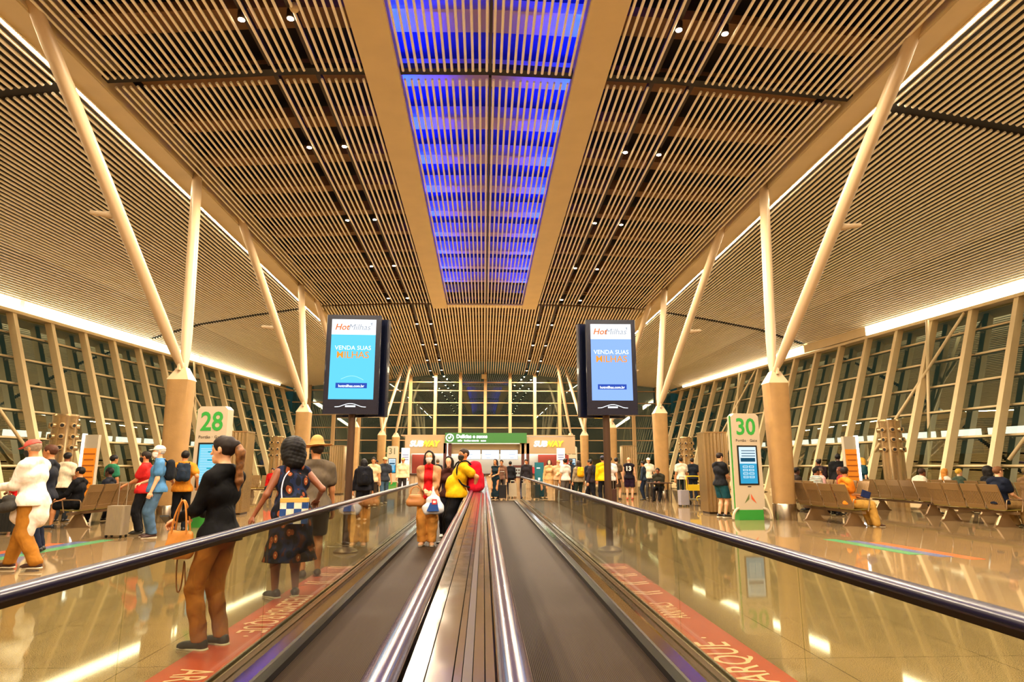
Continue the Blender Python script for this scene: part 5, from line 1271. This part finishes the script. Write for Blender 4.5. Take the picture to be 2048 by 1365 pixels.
w = wpt(P5, (.22, .02, .88)); b = MB(); b.rbox((0, 0, 0), (.10, .26, .17), .03); b.tube([(0, -.1, .08), (0, -.05, .3), (0, .0, .5)], .006, 5); tag(b.build('belt_bag', mat('mint', '#93B8A4', .5), loc=w), 'pale green bag at the hip of the striding person in black', 'bag')
person((4.30, 26.0, 0), D(170), 1.66, 'tan', ('long', '#191C28', .02), ('trousers', '#14141A'), '#15120F', ('short', '#0E0A0A'), det=0, label='person in dark navy between the striding person and the yellow shirt')
Ys = person((4.42, 24.0, 0), D(5), 1.76, 'tan', ('long', '#E2B40E', .02), ('trousers', '#14161E'), '#15120F', ('short', '#0E0A0A'), det=1, cap=('cap', '#1D1B3A'), hands={1: (.25, .0, -.08), -1: (-.25, .05, -.1)}, label='man in bright yellow long-sleeved shirt seen from behind, pulling a suitcase')
suitcase(4.62, 23.55, 0, '#3A2018', 'dark brown suitcase with raised silver handle beside the man in the yellow shirt', .52, .36, .24, .5)
person((4.80, 24.6, 0), D(-10), 1.74, 'light', ('tee', '#DAD2D4', .02), ('trousers', '#1C1210'), '#15120F', ('short', '#2A1A12'), det=1, label='person in a pale pink-white tee partly behind the right screen pole')
person((5.62, 27.4, 0), D(-30), 1.74, 'light', ('tee', '#4A3A28', .02), ('skirt', '#3A2A1C', 0, .52), '#20140E', ('short', '#15100C'), det=1, fem=True, mask='#101010', label='person in brown tee and short brown skirt, black mask, right of the screen pole')
vm = pattern_mat('numbered_vest', [(0, '#16121A'), (.7, '#16121A')], (1, 1, 1))
N1 = person((6.20, 27.6, 0), D(-20), 1.76, 'light', ('tank', '#16121A', .02), ('shorts', '#2A1A30', .03), '#B04A30', ('bald', '#20160F'), det=1, topmat=vm, label='man in a dark sleeveless vest with a white number, long shorts, seen from behind')
o_ = text('number', '13', .26, Matrix.Translation((-.0, -.175, 1.28)) @ Matrix.Rotation(PI/2, 4, 'X'), mat('vest_number', '#E4DCD2', .5), N1['t'], .004, bold=.01)
person((6.72, 27.2, 0), D(60), 1.6, 'tan', ('long', '#26303E'), ('trousers', '#1A2436'), '#15120F', ('short', '#15100C'), det=0, label='person in dark blue just right of the man in the numbered vest')

# ---- around the second right column
tb = thing('cafe_table', 'small dark table with thin legs left of the second right column', 'table', (6.95, 25.6, 0))
b = MB(); b.rbox((0, 0, .74), (.9, .6, .04), .03); b.build('table_top', mat('table_dark', '#3A2418', .35), tb)
for sx in (-.38, .38):
    for sy in (-.24, .24): b = MB(); b.cyl((sx, sy, 0), (sx, sy, .72), .02, n=8); b.build('leg', M_dsteel, tb)
person((7.15, 26.35, 0), D(150), 1.7, 'brown', ('long', '#2E2C22', .02), ('trousers', '#1A1A1E'), '#15120F', ('short', '#0E0A0A'), label='seated person in dark olive leaning at the small table', hands={1: (.1, .35, .2), -1: (-.1, .35, .2)}, lean=.3, **kw)
ch = thing('stool', 'dark stool under the person at the small table', 'stool', (7.15, 26.35, 0)); b = MB(); b.cyl((0, 0, .40), (0, 0, .45), .18, n=16); b.build('seat', M_dsteel, ch)
for k in range(4): a = PI/4+k*PI/2; b = MB(); b.cyl((.1*math.cos(a), .1*math.sin(a), .40), (.2*math.cos(a), .2*math.sin(a), 0), .015, n=6); b.build('leg', M_dsteel, ch)
person((7.30, 28.6, 0), D(180), 1.74, 'light', ('tee', '#D8CDB8', .02), ('trousers', '#3A3A3C'), '#15120F', ('short', '#A08A6A'), cap=('cap', '#D8D0C0'), det=0, label='person in white cap and cream tee left of the second right column')
person((8.15, 26.6, 0), D(10), 1.74, 'tan', ('tee', '#DCD0B8', .03), ('trousers', '#1C2A2A'), '#15120F', ('short', '#15100C'), det=1, label='person in a printed white tee seen from behind, right of the second right column')
person((8.75, 27.0, 0), D(-10), 1.72, 'tan', ('tee', '#1A202A', .02), ('trousers', '#1C2430'), '#15120F', ('short', '#15100C'), det=0, label='person in black tee next to the printed white tee')
person((9.05, 26.2, 0), D(-20), 1.76, 'tan', ('tee', '#10182A', .02), ('trousers', '#181C28'), '#15120F', ('short', '#3A2418'), det=0, label='taller person in navy right of the yellow luggage carts')
person((9.30, 26.5, 0), D(150), 1.66, 'tan', ('long', '#7A6A4A', .02), ('trousers', '#2A2A28'), '#15120F', ('long', '#4A1E14'), fem=True, det=0, label='woman with long auburn hair in olive behind the luggage carts')
person((8.55, 24.3, 0), D(170), 1.25, 'tan', ('tee', '#D6201C', .04), ('trousers', '#5A5A3A'), '#15120F', ('short', '#2A1A12'), det=0, label='small child in a bright red top beside the luggage carts')
def cart(x, y, rz, label):
    t = thing('luggage_cart', label, 'luggage cart', (x, y, 0), rz, 'yellow luggage carts'); my = mat('cart_yellow', '#C9A81E', .4)
    b = MB(); b.box((0, 0, .22), (.55, .80, .03)); b.build('platform', mat('cart_grey', '#6A6A58', .4, .6), t)
    b = MB(); b.tube([(-.26, .38, .22), (-.26, .46, .95), (-.2, .44, 1.02), (.2, .44, 1.02), (.26, .46, .95), (.26, .38, .22)], .022, 8); b.build('handle_frame', my, t, True)
    b = MB(); b.box((0, .42, .62), (.46, .02, .22)); b.build('advert_panel', my, t)
    b = MB(); b.tube([(-.27, -.40, .20), (-.27, -.42, .34), (.27, -.42, .34), (.27, -.40, .20)], .02, 8); b.build('front_guard', my, t, True)
    for sx, sy in ((-.22, .32), (.22, .32), (0, -.34)): b = MB(); b.cyl((sx-.02, sy, .09), (sx+.02, sy, .09), .09, n=12); b.build('wheel', M_black, t)
cart(7.75, 23.3, D(8), 'yellow luggage cart nearest the second right column'); cart(8.45, 23.1, D(-14), 'yellow luggage cart nearer the fluted cabinet on the right')
suitcase(7.05, 22.9, D(5), '#8E8A92', 'pale grey suitcase at the foot of the second right column', .5, .36)

# ---- man by gate tower 30
K = person((6.66, 18.15, 0), D(-70), 1.76, 'light', ('tee', '#15161A', .025), ('shorts', '#174650', .02), '#15120F', ('short', '#20140E'), det=2, hands={-1: (-.05, .34, .12), 1: (.08, .34, .12)}, headpitch=.3,
           label='man in black tee and teal shorts looking down, left of gate tower thirty')
# ---- right seats
person((8.72, 15.28, 0), D(-90), 1.74, 'tan', ('tee', '#D77A1E', .02), ('trousers', '#C79A4A', .03), '#4A2E1C', ('short', '#20140E'), sit=True, det=2, lean=-.12, headyaw=D(35), hands={1: (.05, .24, .16), -1: (-.06, .26, .10)}, curl=.9,
       label='man in orange top and khaki trousers seated at the near end of the right row')
b = MB(); b.rbox((0, 0, 0), (.22, .05, .16), .03, rot=Matrix.Rotation(D(20), 3, 'Y')); tag(b.build('pouch', cloth('#1E2A55'), loc=(9.02, 15.14, .74)), 'navy pouch on the lap of the man in khaki trousers', 'bag')
sm = pattern_mat('striped_tee', [(0, '#DAD2C2'), (.55, '#181818')], (1, 1, 9), 'stripe')
person((9.72, 18.7, 0), D(-90), 1.7, 'brown', ('tee', '#DAD2C2', .03), ('trousers', '#1C1C22'), '#15120F', ('short', '#0E0A0A'), topmat=sm, label='seated person in black and white striped tee behind the nearest right column', **kw)
person((9.72, 19.9, 0), D(-90), 1.7, 'dark', ('long', '#241A16', .02), ('trousers', '#1C1C22'), '#15120F', ('short', '#0E0A0A'), label='seated person in dark brown beyond the striped tee', **kw)
person((10.78, 19.3, 0), D(80), 1.72, 'brown', ('long', '#A03A34', .02), ('trousers', '#2A2028'), '#15120F', ('short', '#6A3A2A'), label='seated person in dusty red top facing the walkways', **kw)
person((10.78, 20.5, 0), D(80), 1.66, 'tan', ('long', '#C79A96', .02), ('trousers', '#2A2028'), '#15120F', ('short', '#4A3A30'), label='seated person in pale pink behind the striped tee', **kw)
P7 = person((11.35, 21.6, 0), D(10), 1.62, 'brown', ('long', '#22181C', .03), ('trousers', '#1A1418'), '#15120F', ('bun', '#120C0C'), fem=True, det=1, label='standing person in dark plum with a bun, left of the orange poster stand')
backpack(P7, '#2A1C22', 'dark plum backpack left of the orange poster stand', .9)
person((11.75, 21.1, 0), D(-25), 1.80, 'dark', ('long', '#0D0D10', .05), ('trousers', '#14141A'), '#15120F', ('short', '#0A0808'), girth=1.25, det=1, lean=.1, label='broad person in black bending slightly beside the orange poster stand')
person((12.75, 21.4, 0), D(80), 1.66, 'light', ('tee', '#153A42', .02), ('trousers', '#1C2A30'), '#15120F', ('long', '#C9922E'), fem=True, det=1, label='woman with long golden hair in dark teal, right of the orange poster stand')
person((12.88, 19.0, 0), D(-90), 1.74, 'brown', ('long', '#D8CDB6', .03), ('trousers', '#22222A'), '#15120F', ('short', '#3A2416'), lean=.35, label='seated person in cream leaning forward before the right air tower', **kw)
person((14.55, 20.0, 0), D(-90), 1.62, 'light', ('long', '#D0C4B4', .02), ('trousers', '#3A3A4A'), '#15120F', ('long', '#B9782C'), fem=True, label='left one of two fair-haired sitters near the right windows', **kw)
person((14.55, 19.4, 0), D(-90), 1.62, 'light', ('long', '#3A4638', .02), ('trousers', '#3A3A4A'), '#15120F', ('short', '#C79A34'), label='right one of two fair-haired sitters near the right windows', **kw)
bench(14.4, 17.4, R90, 4, 'metal seat row by the right windows with one dark-haired sitter')
person((14.4, 18.0, 0), D(-90), 1.7, 'tan', ('long', '#15161A', .05), ('trousers', '#22222A'), '#15120F', ('afro', '#14100E'), label='seated person with a round dark head of hair near the right windows', **kw)
person((12.10, 14.9, 0), D(-80), 1.76, 'light', ('tee', '#0E1526', .03), ('trousers', '#9A7A4A', .02), '#15120F', ('short', '#6A4426'), headyaw=D(-10), lean=.05, label='man in navy tee seated at the near end of the rightmost seat row', hands={1: (.15, .36, .1), -1: (-.15, .36, .1)}, **kw)
bench(14.3, 14.0, R90, 3, 'metal seat row cut off by the right picture edge')
person((14.2, 16.5, 0), D(-90), 1.7, 'tan', ('long', '#6A5034', .03), ('trousers', '#22222A'), '#15120F', ('short', '#5A4A2A'), label='seated person in brown at the right picture edge', **kw)
# ---- far left beyond the patterned dress
person((-9.4, 29.6, 0), D(180), 1.6, 'tan', ('long', '#D01E1E', .04), ('trousers', '#1A1A22'), '#15120F', ('short', '#1A1614'), label='seated person in bright red far behind the patterned dress', **kw)
person((-8.9, 30.1, 0), D(180), 1.6, 'tan', ('long', '#2A2428', .04), ('trousers', '#1A1A22'), '#15120F', ('short', '#3A2A20'), cap=('hat', '#3A281C'), label='seated person in dark clothes and a dark hat at the far yellow seats', **kw)
